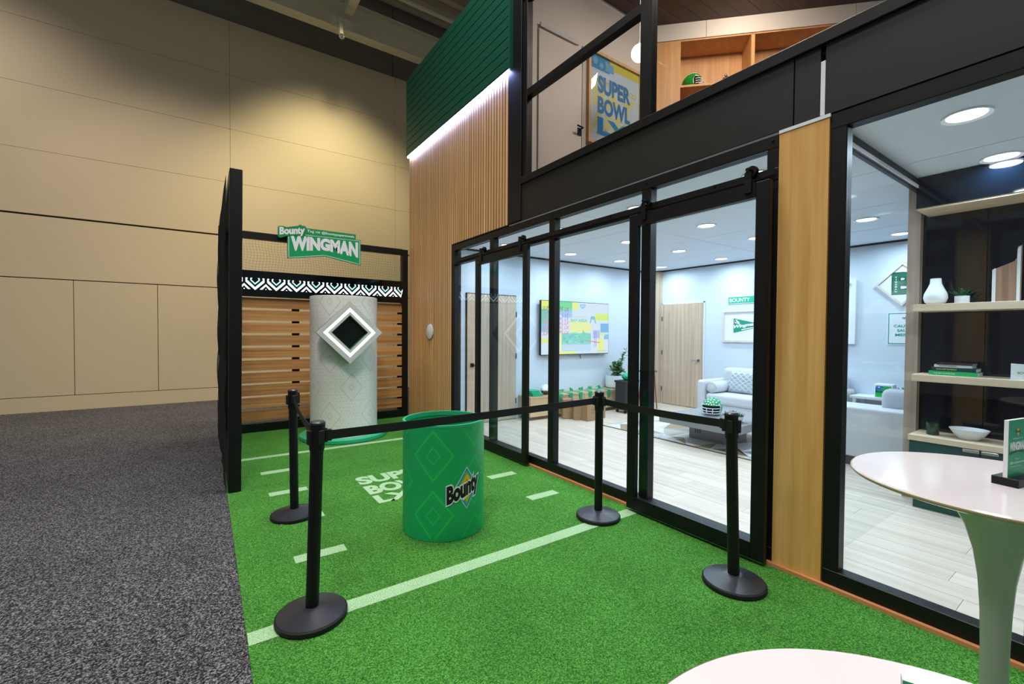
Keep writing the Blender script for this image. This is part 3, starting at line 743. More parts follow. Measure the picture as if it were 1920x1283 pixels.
# ================================================================== green bin
bc = (1.489, 3.051); bR = 0.304; bh = 0.809
bn = thing('target_bin', (bc[0], bc[1], 0), 'green open-topped bin with a Bounty logo standing on the turf', 'bin')
bm = B(); lathe(bm, [(0, 0.02), (0, 0), (bR, 0), (bR, bh), (bR - 0.012, bh), (bR - 0.012, 0.02), (0, 0.02)], (bc[0], bc[1], 0), 72); obj('bin_body', bm, 'bin', bn, smooth=30)
bm = B(); lathe(bm, [(bR + 0.001, bh - 0.012), (bR + 0.001, bh + 0.003), (bR - 0.016, bh + 0.003), (bR - 0.016, bh - 0.03)], (bc[0], bc[1], 0), 72); obj('bin_rim', bm, 'binrim', bn, smooth=30)
p = Print(); st = 2 * PI * bR / 6
for i in range(6):
    for z in ([0.18, 0.60] if i % 2 == 0 else [-0.02, 0.40, 0.82]):
        u = (i - 3) * st
        def rc(hw, hh, t, c):
            n = 10
            kk = t * math.hypot(hw, hh) / (hw * hh)
            for sx in (-1, 1):
                for sz in (-1, 1):
                    for q in range(n):
                        a0, a1 = q / n, (q + 1) / n; z0, z1 = z + sz * hh * (1 - a0), z + sz * hh * (1 - a1)
                        if min(z0, z1) < 0.012 or max(z0, z1) > bh - 0.018: continue
                        o0, o1 = (u + sx * hw * a0, z0), (u + sx * hw * a1, z1)
                        f = lambda q_: (u + (q_[0] - u) * (1 - kk), z + (q_[1] - z) * (1 - kk))
                        p.poly([o0, o1, f(o1), f(o0)], c, 0)
        rc(0.150, 0.185, 0.016, '#25bd5c'); rc(0.118, 0.145, 0.006, '#1cb65e'); rc(0.055, 0.068, 0.010, '#25bd5c')
p.build('printed_pattern', cyl_map((bc[0], bc[1], 0), bR, -PI / 2 + 0.35), 'print', bn, base=0.0005, eps=0.0003)
p = Print(); cl = 0.36
def dgrid(h, w, c, lay): p.grid([(0, cl - h), (w, cl), (0, cl + h), (-w, cl)], c, lay, 8)
dgrid(0.150, 0.100, '#e8eef0', 0); dgrid(0.143, 0.094, '#2d8fc0', 1); dgrid(0.118, 0.077, '#79b52c', 2); dgrid(0.100, 0.064, '#d9c32a', 3); dgrid(0.088, 0.055, '#f0b81e', 4); dgrid(0.066, 0.040, '#e8801c', 5)
wpb = lambda u, v: (u, v + (u + 0.02) * 0.33)
for bold, c, lay in ((0.115, '#f2f2f4', 6), (0.055, '#0b0b0d', 7)):
    p.text('Bounty', -0.150, cl - 0.098, 0.262, 0.165, c, lay, bold=bold, warp=wpb, ref=0.055)
p.build('bounty_logo', cyl_map((bc[0], bc[1], 0), bR, -PI / 2 + 0.10), 'print', bn, base=0.0012, eps=0.0005)

# ================================================================== stanchions
def stanchion(x, y, label, lean=(0, 0), clip_dirs=()):
    s = thing('stanchion', (x, y, 0), label, 'stanchion', 'belt stanchions around the turf')
    bm = B(); lathe(bm, [(0, 0.0), (0.168, 0.0), (0.172, 0.004), (0.172, 0.022), (0.166, 0.028)], (x, y, 0), 56); obj('base_ring', bm, 'rubber', s, smooth=35)
    bm = B(); lathe(bm, [(0.1665, 0.024), (0.164, 0.029), (0.055, 0.056), (0.045, 0.060), (0, 0.060)], (x, y, 0), 56); obj('base_cone', bm, 'basem', s, smooth=25)
    L = lambda z: Vector((x + lean[0] * z, y + lean[1] * z, z))
    bm = B(); tube(bm, [L(0.055), L(0.5), L(0.90)], 0.0315, 24); obj('pole', bm, 'black', s, smooth=40)
    bm = B(); tube(bm, [L(0.845), L(0.862), L(0.988)], [0.0315, 0.0365, 0.0365], 24); hd = obj('head', bm, 'black', s, smooth=40)
    bm = B(); tube(bm, [L(0.988), L(0.997), L(1.004)], [0.038, 0.038, 0.030], 24); obj('cap', bm, 'basem', hd, smooth=40)
    for a in (0, 1, 2, 3):
        d = Vector((math.cos(a * PI / 2 + 0.3), math.sin(a * PI / 2 + 0.3), 0)); c = L(0.925) + d * 0.040
        bm = B(); mt = Matrix.Translation(c) @ Matrix.Rotation(a * PI / 2 + 0.3, 4, 'Z'); bx(bm, -0.008, 0.010, -0.013, 0.013, -0.036, 0.036, 0.002, 1, mt); obj('belt_clip', bm, 'rubber', hd)
    return s, L
st1, L1 = stanchion(0.440, 2.42, 'black belt stanchion standing on the near white yard line by the carpet', (0.03, -0.004))
st2, L2 = stanchion(0.575, 3.85, 'black belt stanchion farther back beside the net frame', (-0.008, 0))
st3, L3 = stanchion(2.56, 2.478, 'black belt stanchion in front of the storefront mullion', (0, 0))
st4, L4 = stanchion(2.535, 1.365, 'black belt stanchion nearest the wood column', (-0.012, 0.025))
def belt(s, A, C_, sag):
    a, b = A.copy(), C_.copy(); d = (b - a).normalized(); a += d * 0.045; b -= d * 0.045; n = 14
    bm = B(); perp = Vector((-d.y, d.x, 0)) * 0.0012; rows = []
    for i in range(n + 1):
        t = i / n; q = a.lerp(b, t); q.z -= sag * 4 * t * (1 - t)
        rows.append([bm.verts.new(q + perp * sx + Vector((0, 0, h))) for sx, h in ((-1, -0.024), (1, -0.024), (1, 0.024), (-1, 0.024))])
    for r0, r1 in zip(rows[:-1], rows[1:]):
        for k in range(4): bm.faces.new((r0[k], r0[(k + 1) % 4], r1[(k + 1) % 4], r1[k]))
    bm.faces.new(rows[0][::-1]); bm.faces.new(rows[-1]); bmesh.ops.recalc_face_normals(bm, faces=bm.faces)
    bt = obj('belt', bm, 'belt', s)
    for e, sgn in ((a, 1), (b, -1)):
        bm = B(); mt = Matrix.Translation(e + d * 0.008 * sgn) @ Matrix.Rotation(math.atan2(d.y, d.x), 4, 'Z'); bx(bm, -0.018, 0.018, -0.009, 0.009, -0.030, 0.030, 0.003, 1, mt); obj('belt_end', bm, 'rubber', bt)
belt(st2, L2(0.93), L1(0.925), 0.035); belt(st1, L1(0.925), L3(0.93), 0.004); belt(st3, L3(0.925), L4(0.93), 0.01)

# ================================================================== bar tables with sign cards
def bar_table(x, y, z, R, label):
    t = thing('bar_table', (x, y, 0), label, 'table', 'white tulip bar tables')
    bm = B(); lathe(bm, [(0, z), (R - 0.004, z), (R, z - 0.004), (R - 0.004, z - 0.012), (R - 0.03, z - 0.022), (R * 0.5, z - 0.03), (0, z - 0.03)], (x, y, 0), 96); obj('table_top', bm, 'tabletop', t, smooth=30)
    bm = B(); lathe(bm, [(R + 0.0005, z - 0.0035), (R + 0.001, z - 0.008), (R - 0.003, z - 0.0125)], (x, y, 0), 96); obj('edge_band', bm, plain('edge_beige', '#cbb98f', 0.35), t, smooth=50)
    prof = [(0, 0), (0.235, 0.0), (0.24, 0.006), (0.22, 0.016), (0.15, 0.032), (0.085, 0.065), (0.05, 0.12), (0.036, 0.20), (0.030, 0.32), (0.028, 0.48), (0.0285, 0.60), (0.031, 0.70), (0.037, 0.79), (0.048, 0.865), (0.066, 0.93), (0.09, 0.98), (0.118, 1.01), (0.15, 1.028), (0, 1.028)]
    bm = B(); lathe(bm, [(r, h * (z - 0.03) / 1.028) for r, h in prof], (x, y, 0), 64); obj('pedestal', bm, 'pedestal', t, smooth=45)
    return t
bar_table(1.772, 0.228, 1.06, 0.322, 'white round tulip bar table in front of the tall window')
bar_table(0.463, 0.008, 1.04, 0.318, 'white round tulip bar table cut off by the bottom edge')
def card(x, y, z, a, label):
    t = thing('table_sign', (x, y, z), label, 'table sign', 'green cards on the bar tables')
    mt = Matrix.Translation((x, y, z)) @ Matrix.Rotation(a, 4, 'Z')
    bm = B(); bx(bm, -0.052, 0.052, -0.026, 0.026, 0, 0.022, 0.001, 1, mt); obj('base_block', bm, 'black', t)
    bm = B(); bx(bm, -0.050, 0.050, -0.0045, 0.0045, 0.020, 0.175, 0.0005, 1, mt); obj('card_panel', bm, 'resin', t)
    o = mt @ Vector((0, -0.0045, 0)); U = (mt.to_3x3() @ Vector((1, 0, 0)))
    p = Print(); p.rect(-0.050, 0.022, 0.050, 0.175, '#1f9a6a', 0)
    p.poly([(0, 0.130), (0.009, 0.142), (0, 0.154), (-0.009, 0.142)], '#d8b23a', 1); p.text('Bounty', -0.013, 0.138, 0.026, 0.009, '#16202a', 2, bold=0.03)
    p.text('MAKE IT A', -0.026, 0.122, 0.052, 0.004, '#e8efe9', 1)
    p.text('WINGMAN', -0.043, 0.092, 0.086, 0.024, '#eef2f0', 1, bold=0.05); p.poly([(-0.045, 0.082), (0, 0.088), (0.045, 0.082), (0.045, 0.088), (0, 0.094), (-0.045, 0.088)], '#0d4f36', 0.5)
    p.text('Tag us', -0.012, 0.067, 0.024, 0.005, '#dfe9e3', 1); p.text('@Bountypapertowels', -0.038, 0.056, 0.076, 0.007, '#dfe9e3', 1, bold=0.02); p.rect(-0.038, 0.049, 0.02, 0.0505, '#8fdc6a', 1)
    p.build('printed_face', plane_map(o, U, (0, 0, 1)), 'print', t, eps=0.0002, base=0.0004)
    return t
card(1.80, 0.205, 1.06, -0.22, 'green table sign on black base on the table by the tall window')
card(0.4285, 0.051, 1.04, -1.2, 'green table sign on the table at the bottom edge')

# ================================================================== lounge doors
door_3 = thing('door_3', (3.8, 6.06, 0.02), 'pale wood flush door in the television wall with black lever', 'door', kind='structure')
bm = B(); bx(bm, 3.33, 3.345, 6.062, 6.079, 0.02, 2.075); bx(bm, 4.265, 4.28, 6.062, 6.079, 0.02, 2.075); bx(bm, 3.33, 4.28, 6.062, 6.079, 2.065, 2.08); obj('door_gap', bm, 'seam', door_3)
box('leaf', 3.345, 4.265, 6.045, 6.079, 0.03, 2.065, 'doorw', door_3)
bm = B(); bx(bm, 3.40, 3.46, 6.035, 6.045, 0.92, 0.98); tube(bm, [(3.43, 6.04, 0.95), (3.43, 5.99, 0.95), (3.55, 5.985, 0.95)], 0.010); obj('lever', bm, 'black', door_3)
for z in (0.28, 1.03, 1.72): box('hinge', 4.262, 4.276, 6.035, 6.05, z, z + 0.09, 'black', door_3)
door_4 = thing('door_4', (7.79, 5.32, 0.02), 'pale wood flush door in the lounge back wall with silver lever', 'door', kind='structure')
box('leaf', 7.775, 7.809, 4.87, 5.77, 0.03, 2.055, 'doorw', door_4)
bm = B(); bx(bm, 7.79, 7.809, 4.845, 4.868, 0.02, 2.08); bx(bm, 7.79, 7.809, 5.772, 5.795, 0.02, 2.08); bx(bm, 7.79, 7.809, 4.845, 5.795, 2.058, 2.08); obj('door_frame', bm, 'white', door_4)
bm = B(); lathe(bm, [(0, 0.02), (0.026, 0.02), (0.028, 0.0)], (7.775, 4.94, 0.95), 20, axis=ax); tube(bm, [(7.76, 4.94, 0.95), (7.72, 4.94, 0.95), (7.715, 5.06, 0.945)], 0.010); obj('lever', bm, 'chrome', door_4, smooth=40)
for z in (0.28, 1.03, 1.72): box('hinge', 7.766, 7.78, 5.765, 5.775, z, z + 0.09, 'black', door_4)

# ================================================================== television
tv = thing('television', (5.58, 6.0, 1.08), 'large wall television showing a colourful Super Bowl graphic', 'television')
TX0, TX1, TZ0, TZ1 = 4.755, 6.405, 1.083, 2.02
box('tv_body', TX0 - 0.008, TX1 + 0.008, 5.985, 6.03, TZ0 - 0.012, TZ1 + 0.008, 'black', tv, bev=0.003, seg=1); box('wall_mount', 5.2, 5.95, 6.03, 6.079, 1.3, 1.8, 'black', tv)
bm = B(); tube(bm, [(5.72, 6.03, 1.10), (5.725, 6.04, 1.02), (5.74, 6.035, 0.99)], 0.006, 6); obj('cable', bm, 'black', tv)
W_, H_ = TX1 - TX0, TZ1 - TZ0
p = Print(); PX = lambda a: TX0 + a * W_; PZ = lambda b: TZ0 + b * H_
def pb(a, b, c, d, colr, lay=1): p.rect(PX(a), PZ(b), PX(c), PZ(d), colr, lay)
pb(0, 0, 1, 1, '#cfe2f2', 0)
pb(0, 0.84, 0.10, 1, '#dff03a'); pb(0.10, 0.80, 0.43, 1, '#2fd67e'); pb(0.0, 0.60, 0.10, 0.84, '#22c98a'); pb(0.44, 0.85, 0.52, 1, '#e6ef5a'); pb(0.28, 0.70, 0.43, 0.86, '#8fbde6')
pb(0.78, 0.66, 1.0, 0.80, '#d3ec3f'); pb(0.87, 0.42, 1.0, 0.60, '#2aa7dc'); pb(0.40, 0.42, 0.72, 0.62, '#e9ee8a'); pb(0.28, 0.05, 0.72, 0.22, '#b7d6ee'); pb(0.28, 0.18, 0.72, 0.40, '#55cdb8')
pb(0.0, 0.42, 0.10, 0.60, '#58b8ea'); pb(0.0, 0.22, 0.10, 0.30, '#d8ea5a'); pb(0.10, 0.0, 0.50, 0.05, '#e6ef6a'); pb(0.18, 0.05, 0.28, 0.42, '#eef0a8'); pb(0.83, 0.02, 0.93, 0.30, '#e4ee6a'); pb(0.93, 0.28, 1.0, 0.38, '#4fb4e4'); pb(0.86, 0.36, 0.95, 0.41, '#d3ec5f')
random.seed(3)
for i in range(70):
    a = 0.29 + random.random() * 0.40; b = 0.19 + random.random() * 0.20; s = 0.012 + random.random() * 0.03
    pb(a, b, a + s, b + s * 0.9, random.choice(['#23c98a', '#5adbe0', '#3fb0e8', '#8ee6b0', '#1fb86e']), 2)
p.poly([(PX(0.58), PZ(0.40)), (PX(0.62), PZ(0.40)), (PX(0.60), PZ(0.47))], '#1fc97e', 3)
for i, (c1) in enumerate(['#2b2140', '#8a5fd6', '#b04fd0', '#f0326a', '#f0403a', '#d8342c']):
    v0 = PZ(0.83 - 0.092 * i); p.text('SUPER BOWL LX', PX(0.015), v0, W_ * 0.37, 0.068, c1, 3, bold=0.01, shear=0.3, warp=lambda u, v, i=i: (u, v + 0.012 * math.sin(u * 9 + i)))
p.text('SAN FRANCISCO', PX(0.41), PZ(0.70), W_ * 0.25, 0.035, '#9ccfe0', 3); p.text('BAY AREA', PX(0.41), PZ(0.62), W_ * 0.25, 0.055, '#46c7a0', 3, bold=0.03)
p.poly([(PX(0.545), PZ(0.97)), (PX(0.63), PZ(0.97)), (PX(0.63), PZ(0.92)), (PX(0.588), PZ(0.87)), (PX(0.545), PZ(0.92))], '#7fc0dc', 2); p.text('NFL', PX(0.56), PZ(0.915), W_ * 0.055, 0.03, '#d9eef6', 3)
p.poly([(PX(0.70), PZ(0.60)), (PX(0.715), PZ(0.74)), (PX(0.775), PZ(0.74)), (PX(0.80), PZ(0.60)), (PX(0.78), PZ(0.60)), (PX(0.765), PZ(0.68)), (PX(0.725), PZ(0.68)), (PX(0.715), PZ(0.60))], '#4aaed0', 2)
pb(0.75, 0.30, 0.86, 0.46, '#9db4ea', 2)
for a in (0.775, 0.80): p.stroke([(PX(a), PZ(0.14)), (PX(a), PZ(0.45))], 0.013, '#b04fc8', 4)
for b in (0.22, 0.31, 0.40): p.stroke([(PX(0.775), PZ(b)), (PX(0.80), PZ(b))], 0.012, '#b04fc8', 4)
p.stroke([(PX(0.665), PZ(0.25)), (PX(0.86), PZ(0.215))], 0.016, '#e2543a', 5); p.text('SAN FRANC', PX(0.83), PZ(0.03), W_ * 0.15, 0.03, '#3fb49a', 4)
p.c = [tuple(0.78 * q + 0.20 for q in c_[:3]) + (1,) for c_ in p.c]
p.build('screen_image', YF(5.985), 'screen', tv, eps=0.0003)

# ================================================================== bench and what is on / before it
bn_ = thing('bench', (5.5, 5.9, 0.02), 'low pale wood bench along the television wall', 'bench')
box('bench_body', 4.35, 6.75, 5.74, 6.06, 0.08, 0.385, 'benchw', bn_); box('bench_top', 4.34, 6.76, 5.73, 6.07, 0.385, 0.41, 'benchw', bn_); box('toe_kick', 4.38, 6.72, 5.80, 6.05, 0.02, 0.08, plain('toe_brown', '#8a6f58', 0.6), bn_)
for x in (4.95, 5.55, 6.15): box('panel_joint', x, x + 0.004, 5.738, 5.741, 0.08, 0.385, 'seam', bn_)
def folded(x, y, z, w, d, h, label):
    t = thing('folded_shirt', (x, y, z), label, 'folded shirt', 'green shirts on the bench')
    for i in range(2):
        box('fold_layer', x - w / 2 + 0.004 * i, x + w / 2 - 0.003 * i, y - d / 2 + 0.006 * i, y + d / 2, z + i * h / 2, z + (i + 1) * h / 2 - 0.001, 'ribbon', t, bev=min(0.009, h / 5), seg=2)
    return t
folded(4.52, 5.88, 0.41, 0.22, 0.25, 0.05, 'folded green shirt at the left end of the bench, lower one'); folded(4.50, 5.90, 0.46, 0.19, 0.22, 0.045, 'folded green shirt at the left end of the bench, upper one')
fb = thing('football', (4.78, 5.88, 0.41), 'brown and white football on the bench beside folded shirts', 'football')
axx = Matrix.Rotation(PI / 2, 4, 'Y') @ Matrix.Rotation(0.0, 4, 'Z')
pf = [(0, -0.14), (0.03, -0.125), (0.06, -0.09), (0.08, -0.045), (0.086, 0), (0.08, 0.045), (0.06, 0.09), (0.03, 0.125), (0, 0.14)]
bm = B(); lathe(bm, pf, (4.78, 5.88, 0.496), 28, axis=Matrix.Rotation(0.5, 4, 'Z') @ Matrix.Rotation(PI / 2, 4, 'Y'))
for f in bm.faces: f.material_index = 1 if f.calc_center_median().z > 0.485 else 0
obj('ball_skin', bm, ['leather', 'ceramic'], fb, smooth=60)
bm = B(); tube(bm, [(4.74, 5.86, 0.580), (4.78, 5.88, 0.583), (4.82, 5.90, 0.580)], 0.005, 6); obj('lacing', bm, 'paper', fb)
random.seed(5)
for i in range(6):
    xx = 4.99 + i * 0.235
    t = thing('ribbon_bow', (xx, 5.84, 0.41), 'green ribbon strip draped over the bench front, number counted from shirts', 'ribbon', 'green ribbons draped over the bench')
    t['label'] = ['green ribbon with a long pointed end hanging from the bench', 'green ribbon on the bench, second from the football', 'green ribbon on the bench above the left paper bags', 'green ribbon on the bench above the written paper bag', 'green ribbon on the bench behind the stanchion head', 'green ribbon on the bench closest to the white plant pot'][i]
    w = 0.085
    bm = B(); bx(bm, xx - 0.14, xx + 0.10, 5.86, 5.875, 0.412, 0.418); bx(bm, xx - 0.14, xx + 0.10, 5.95, 5.962, 0.412, 0.418); obj('strand', bm, 'ribbon', t)
    bm = B(); prism(bm, [(xx - w / 2, 0.414), (xx + w / 2, 0.414), (xx + w / 2 - 0.01, 0.30), (xx, 0.27), (xx - w / 2 + 0.012, 0.31)] if i else [(xx - w / 2, 0.414), (xx + w / 2, 0.414), (xx + 0.012, 0.10), (xx - 0.012, 0.12)], YF(5.727), -0.001, 0.003); obj('hanging_end', bm, 'ribbon', t)
    bm = B(); bx(bm, xx - w / 2, xx + w / 2, 5.724, 5.85, 0.412, 0.417); obj('top_fold', bm, 'ribbon', t)
    bm = B()
    for k in range(4): tube(bm, [(xx + 0.02 * k - 0.03, 5.97, 0.414), (xx + 0.02 * k - 0.03 + random.uniform(-.02, .02), 5.98, 0.414 + random.uniform(0.03, 0.06)), (xx + 0.02 * k - 0.03 + random.uniform(-.04, .04), 5.99, 0.414 + random.uniform(0.0, 0.03))], 0.009, 5)
    obj('loop', bm, 'ribbon', t)
def kraft(x, y, w, d, h, a, label, mark=False):
    t = thing('paper_bag', (x, y, 0.02), label, 'paper bag', 'brown paper bags before the bench')
    mt = Matrix.Translation((x, y, 0.02)) @ Matrix.Rotation(a, 4, 'Z')
    bm = B(); bx(bm, -w / 2, w / 2, -d / 2, d / 2, 0, h, 0.004, 1, mt)
    obj('bag_body', bm, 'kraft', t)
    bm = B(); q = [Vector((-w / 2, -d / 2 - .001, h * .98)), Vector((w / 2, -d / 2 - .001, h * .98)), Vector((w / 2, d / 2, h * 1.02)), Vector((-w / 2, d / 2, h * 1.02))]
    tube(bm, [mt @ v for v in q + q[:1]], 0.004, 5); obj('top_edge', bm, 'kraft', t)
    if mark:
        p = Print(); o = mt @ Vector((0, -d / 2, 0)); U = mt.to_3x3() @ Vector((1, 0, 0))
        for i, s in enumerate(('A', 'WAY 2', 'DTL')): p.text(s, -0.03 - 0.01 * (i > 0), h * (0.62 - 0.14 * i), 0.02 if i == 0 else 0.08, 0.028, '#5a4636', 0)
        p.build('marker_writing', plane_map(o, U, (0, 0, 1)), 'print', t)
    return t
kraft(5.02, 5.615, 0.15, 0.15, 0.33, -0.5, 'brown paper bag at the left of the row before the bench'); kraft(5.09, 5.445, 0.12, 0.14, 0.33, -0.5, 'narrow brown paper bag between two others before the bench')
kraft(5.25, 5.29, 0.27, 0.15, 0.35, 0.0, 'brown paper bag with marker writing nearest the storefront', True); kraft(5.50, 5.35, 0.20, 0.15, 0.34, -0.02, 'brown paper bag at the right of the row behind the stanchion')

def leafmesh(bm, base, d, up, L, w):
    d = d.normalized(); s = d.cross(up).normalized()
    a = bm.verts.new(base); b = bm.verts.new(base + d * L * 0.5 + s * w / 2); c = bm.verts.new(base + d * L); e = bm.verts.new(base + d * L * 0.5 - s * w / 2); m_ = bm.verts.new(base + d * L * 0.5 - s.cross(d) * -w * 0.12)
    bm.faces.new((a, b, m_)); bm.faces.new((b, c, m_)); bm.faces.new((c, e, m_)); bm.faces.new((e, a, m_))
pp = thing('potted_plant', (6.50, 5.88, 0.41), 'leafy green plant in a white pot on the bench end', 'potted plant')
bm = B(); lathe(bm, [(0, 0), (0.13, 0), (0.175, 0.03), (0.19, 0.10), (0.185, 0.245), (0.175, 0.245), (0.172, 0.22), (0, 0.22)], (6.50, 5.88, 0.41), 36); obj('pot', bm, 'pot', pp, smooth=40)
bm = B(); lathe(bm, [(0, 0.228), (0.17, 0.222)], (6.50, 5.88, 0.41), 24); obj('soil', bm, 'soil', pp)
random.seed(11); bms, bml = B(), B()
tips = [(-0.12, 0.0, 0.50), (0.02, -0.02, 0.46), (0.12, -0.03, 0.62), (-0.21, -0.02, 0.40), (0.0, 0.03, 0.36), (0.20, -0.05, 0.78), (0.10, -0.06, 0.34), (-0.06, -0.05, 0.55), (-0.18, -0.04, 0.52)]
for tx, ty, tz in tips:
    b0 = Vector((6.50 + tx * 0.2, 5.88 + ty * 0.2 - 0.02, 0.63)); b1 = Vector((6.50 + tx, 5.86 + ty - 0.04, 0.41 + tz))
    mid = b0.lerp(b1, 0.5) + Vector((tx * -0.15, 0, 0.02)); tube(bms, [b0, mid, b1], [0.006, 0.005, 0.003], 5)
    for i in range(44):
        t = 0.15 + 0.75 * random.random(); q = b0.lerp(mid, t * 2) if t < 0.5 else mid.lerp(b1, t * 2 - 1)
        leafmesh(bml, q, Vector((random.uniform(-1, 1), random.uniform(-1, 0.5), random.uniform(-0.4, 0.7))), Vector((random.uniform(-.3, .3), random.uniform(-.3, .3), 1)), random.uniform(0.06, 0.105), random.uniform(0.035, 0.055))
obj('stem', bms, plain('stem_green', '#5a6a40', 0.7), pp); obj('foliage', bml, ['leaf'], pp, kind='stuff')
tr_ = thing('rolling_bag', (6.32, 5.45, 0.02), 'black rolling bag with a green ball on top', 'bag')
box('bag_body', 6.16, 6.52, 5.33, 5.58, 0.075, 0.60, 'bag', tr_, bev=0.025, seg=3); box('bag_flap', 6.15, 6.53, 5.32, 5.59, 0.57, 0.605, 'bag', tr_, bev=0.008)
for x, y in ((6.20, 5.36), (6.48, 5.36), (6.20, 5.55), (6.48, 5.55)):
    bm = B(); lathe(bm, [(0, -0.012), (0.027, -0.012), (0.027, 0.012), (0, 0.012)], (x, y, 0.047), 16, axis=ax); obj('wheel', bm, 'rubber', tr_, smooth=40)
gb = thing('green_ball', (6.33, 5.45, 0.605), 'green round ball resting on the black rolling bag', 'ball')
bm = B(); bmesh.ops.create_uvsphere(bm, u_segments=24, v_segments=14, radius=0.085); bmesh.ops.scale(bm, vec=(1.15, 1, 0.8), verts=bm.verts); bmesh.ops.translate(bm, verts=bm.verts, vec=(6.33, 5.45, 0.672)); obj('ball_skin', bm, 'ribbon', gb, smooth=180)
bm = B(); lathe(bm, [(0.086, -0.003), (0.0985, 0), (0.086, 0.003)], (6.33, 5.45, 0.672), 24); obj('seam_line', bm, 'leaf2', gb)
stl = thing('wooden_stool', (7.05, 5.55, 0.02), 'small brown wooden stool behind the potted plant', 'stool')
bm = B(); lathe(bm, [(0, 0.70), (0.17, 0.70), (0.175, 0.715), (0.17, 0.73), (0, 0.73)], (7.05, 5.55, 0.02), 32); obj('seat', bm, 'orange', stl, smooth=40)
for a in (0.4, 1.97, 3.54, 5.11):
    bm = B(); tube(bm, [(7.05 + 0.12 * math.cos(a), 5.55 + 0.12 * math.sin(a), 0.72), (7.05 + 0.18 * math.cos(a), 5.55 + 0.18 * math.sin(a), 0.02)], 0.013, 8); obj('leg', bm, 'orange', stl)

# ================================================================== rug and coffee table
rg = thing('area_rug', (6.0, 3.3, 0.02), 'grey, white and brown shard patterned rug under the coffee table', 'rug')
box('rug_base', 5.10, 7.3, 2.45, 4.86, 0.020, 0.030, 'rug', rg, bev=0.003, seg=1)
box('bound_edge', 5.094, 5.10, 2.45, 4.86, 0.020, 0.031, plain('rug_brown', '#6a4a34', 0.9), rg)
random.seed(21); p = Print(); cols = ['#d8d8d8', '#b9b2ab', '#e6e6e6', '#a08a72', '#8a6a48', '#c9c6c4', '#9a9694', '#dedede']
for i in range(7):
    for j in range(9):
        x0, x1 = 5.11 + i * 0.31, 5.11 + (i + 1) * 0.31; y0, y1 = 2.47 + j * 0.264, 2.47 + (j + 1) * 0.264
        jit = lambda a, b: (min(max(a + 0.10 * math.sin(a * 13 + b * 29), 5.11), 7.28), min(max(b + 0.12 * math.sin(a * 31 + b * 17), 2.47), 4.84))
        A_, B_, C2, D2 = jit(x0, y0), jit(x1, y0), jit(x1, y1), jit(x0, y1)
        p.poly([A_, B_, C2], random.choice(cols), 0); p.poly([A_, C2, D2], random.choice(cols), 0)
p.build('woven_pattern', FLOOR(0.030), 'print', rg)
ct = thing('coffee_table', (5.65, 3.26, 0.03), 'low grey slab coffee table on a block base', 'coffee table')
box('table_slab', 5.06, 6.25, 2.74, 3.79, 0.27, 0.37, 'concrete', ct, bev=0.004, seg=1); box('block_base', 5.50, 6.02, 3.10, 3.62, 0.031, 0.27, 'concrete', ct)
bm = B()
for k in range(3): bx(bm, 5.497, 5.502, 3.52 - 0.035 * k, 3.535 - 0.035 * k, 0.11, 0.22)
bx(bm, 5.497, 5.502, 3.49, 3.535, 0.215, 0.23); obj('base_emblem', bm, 'sofafoot', ct)

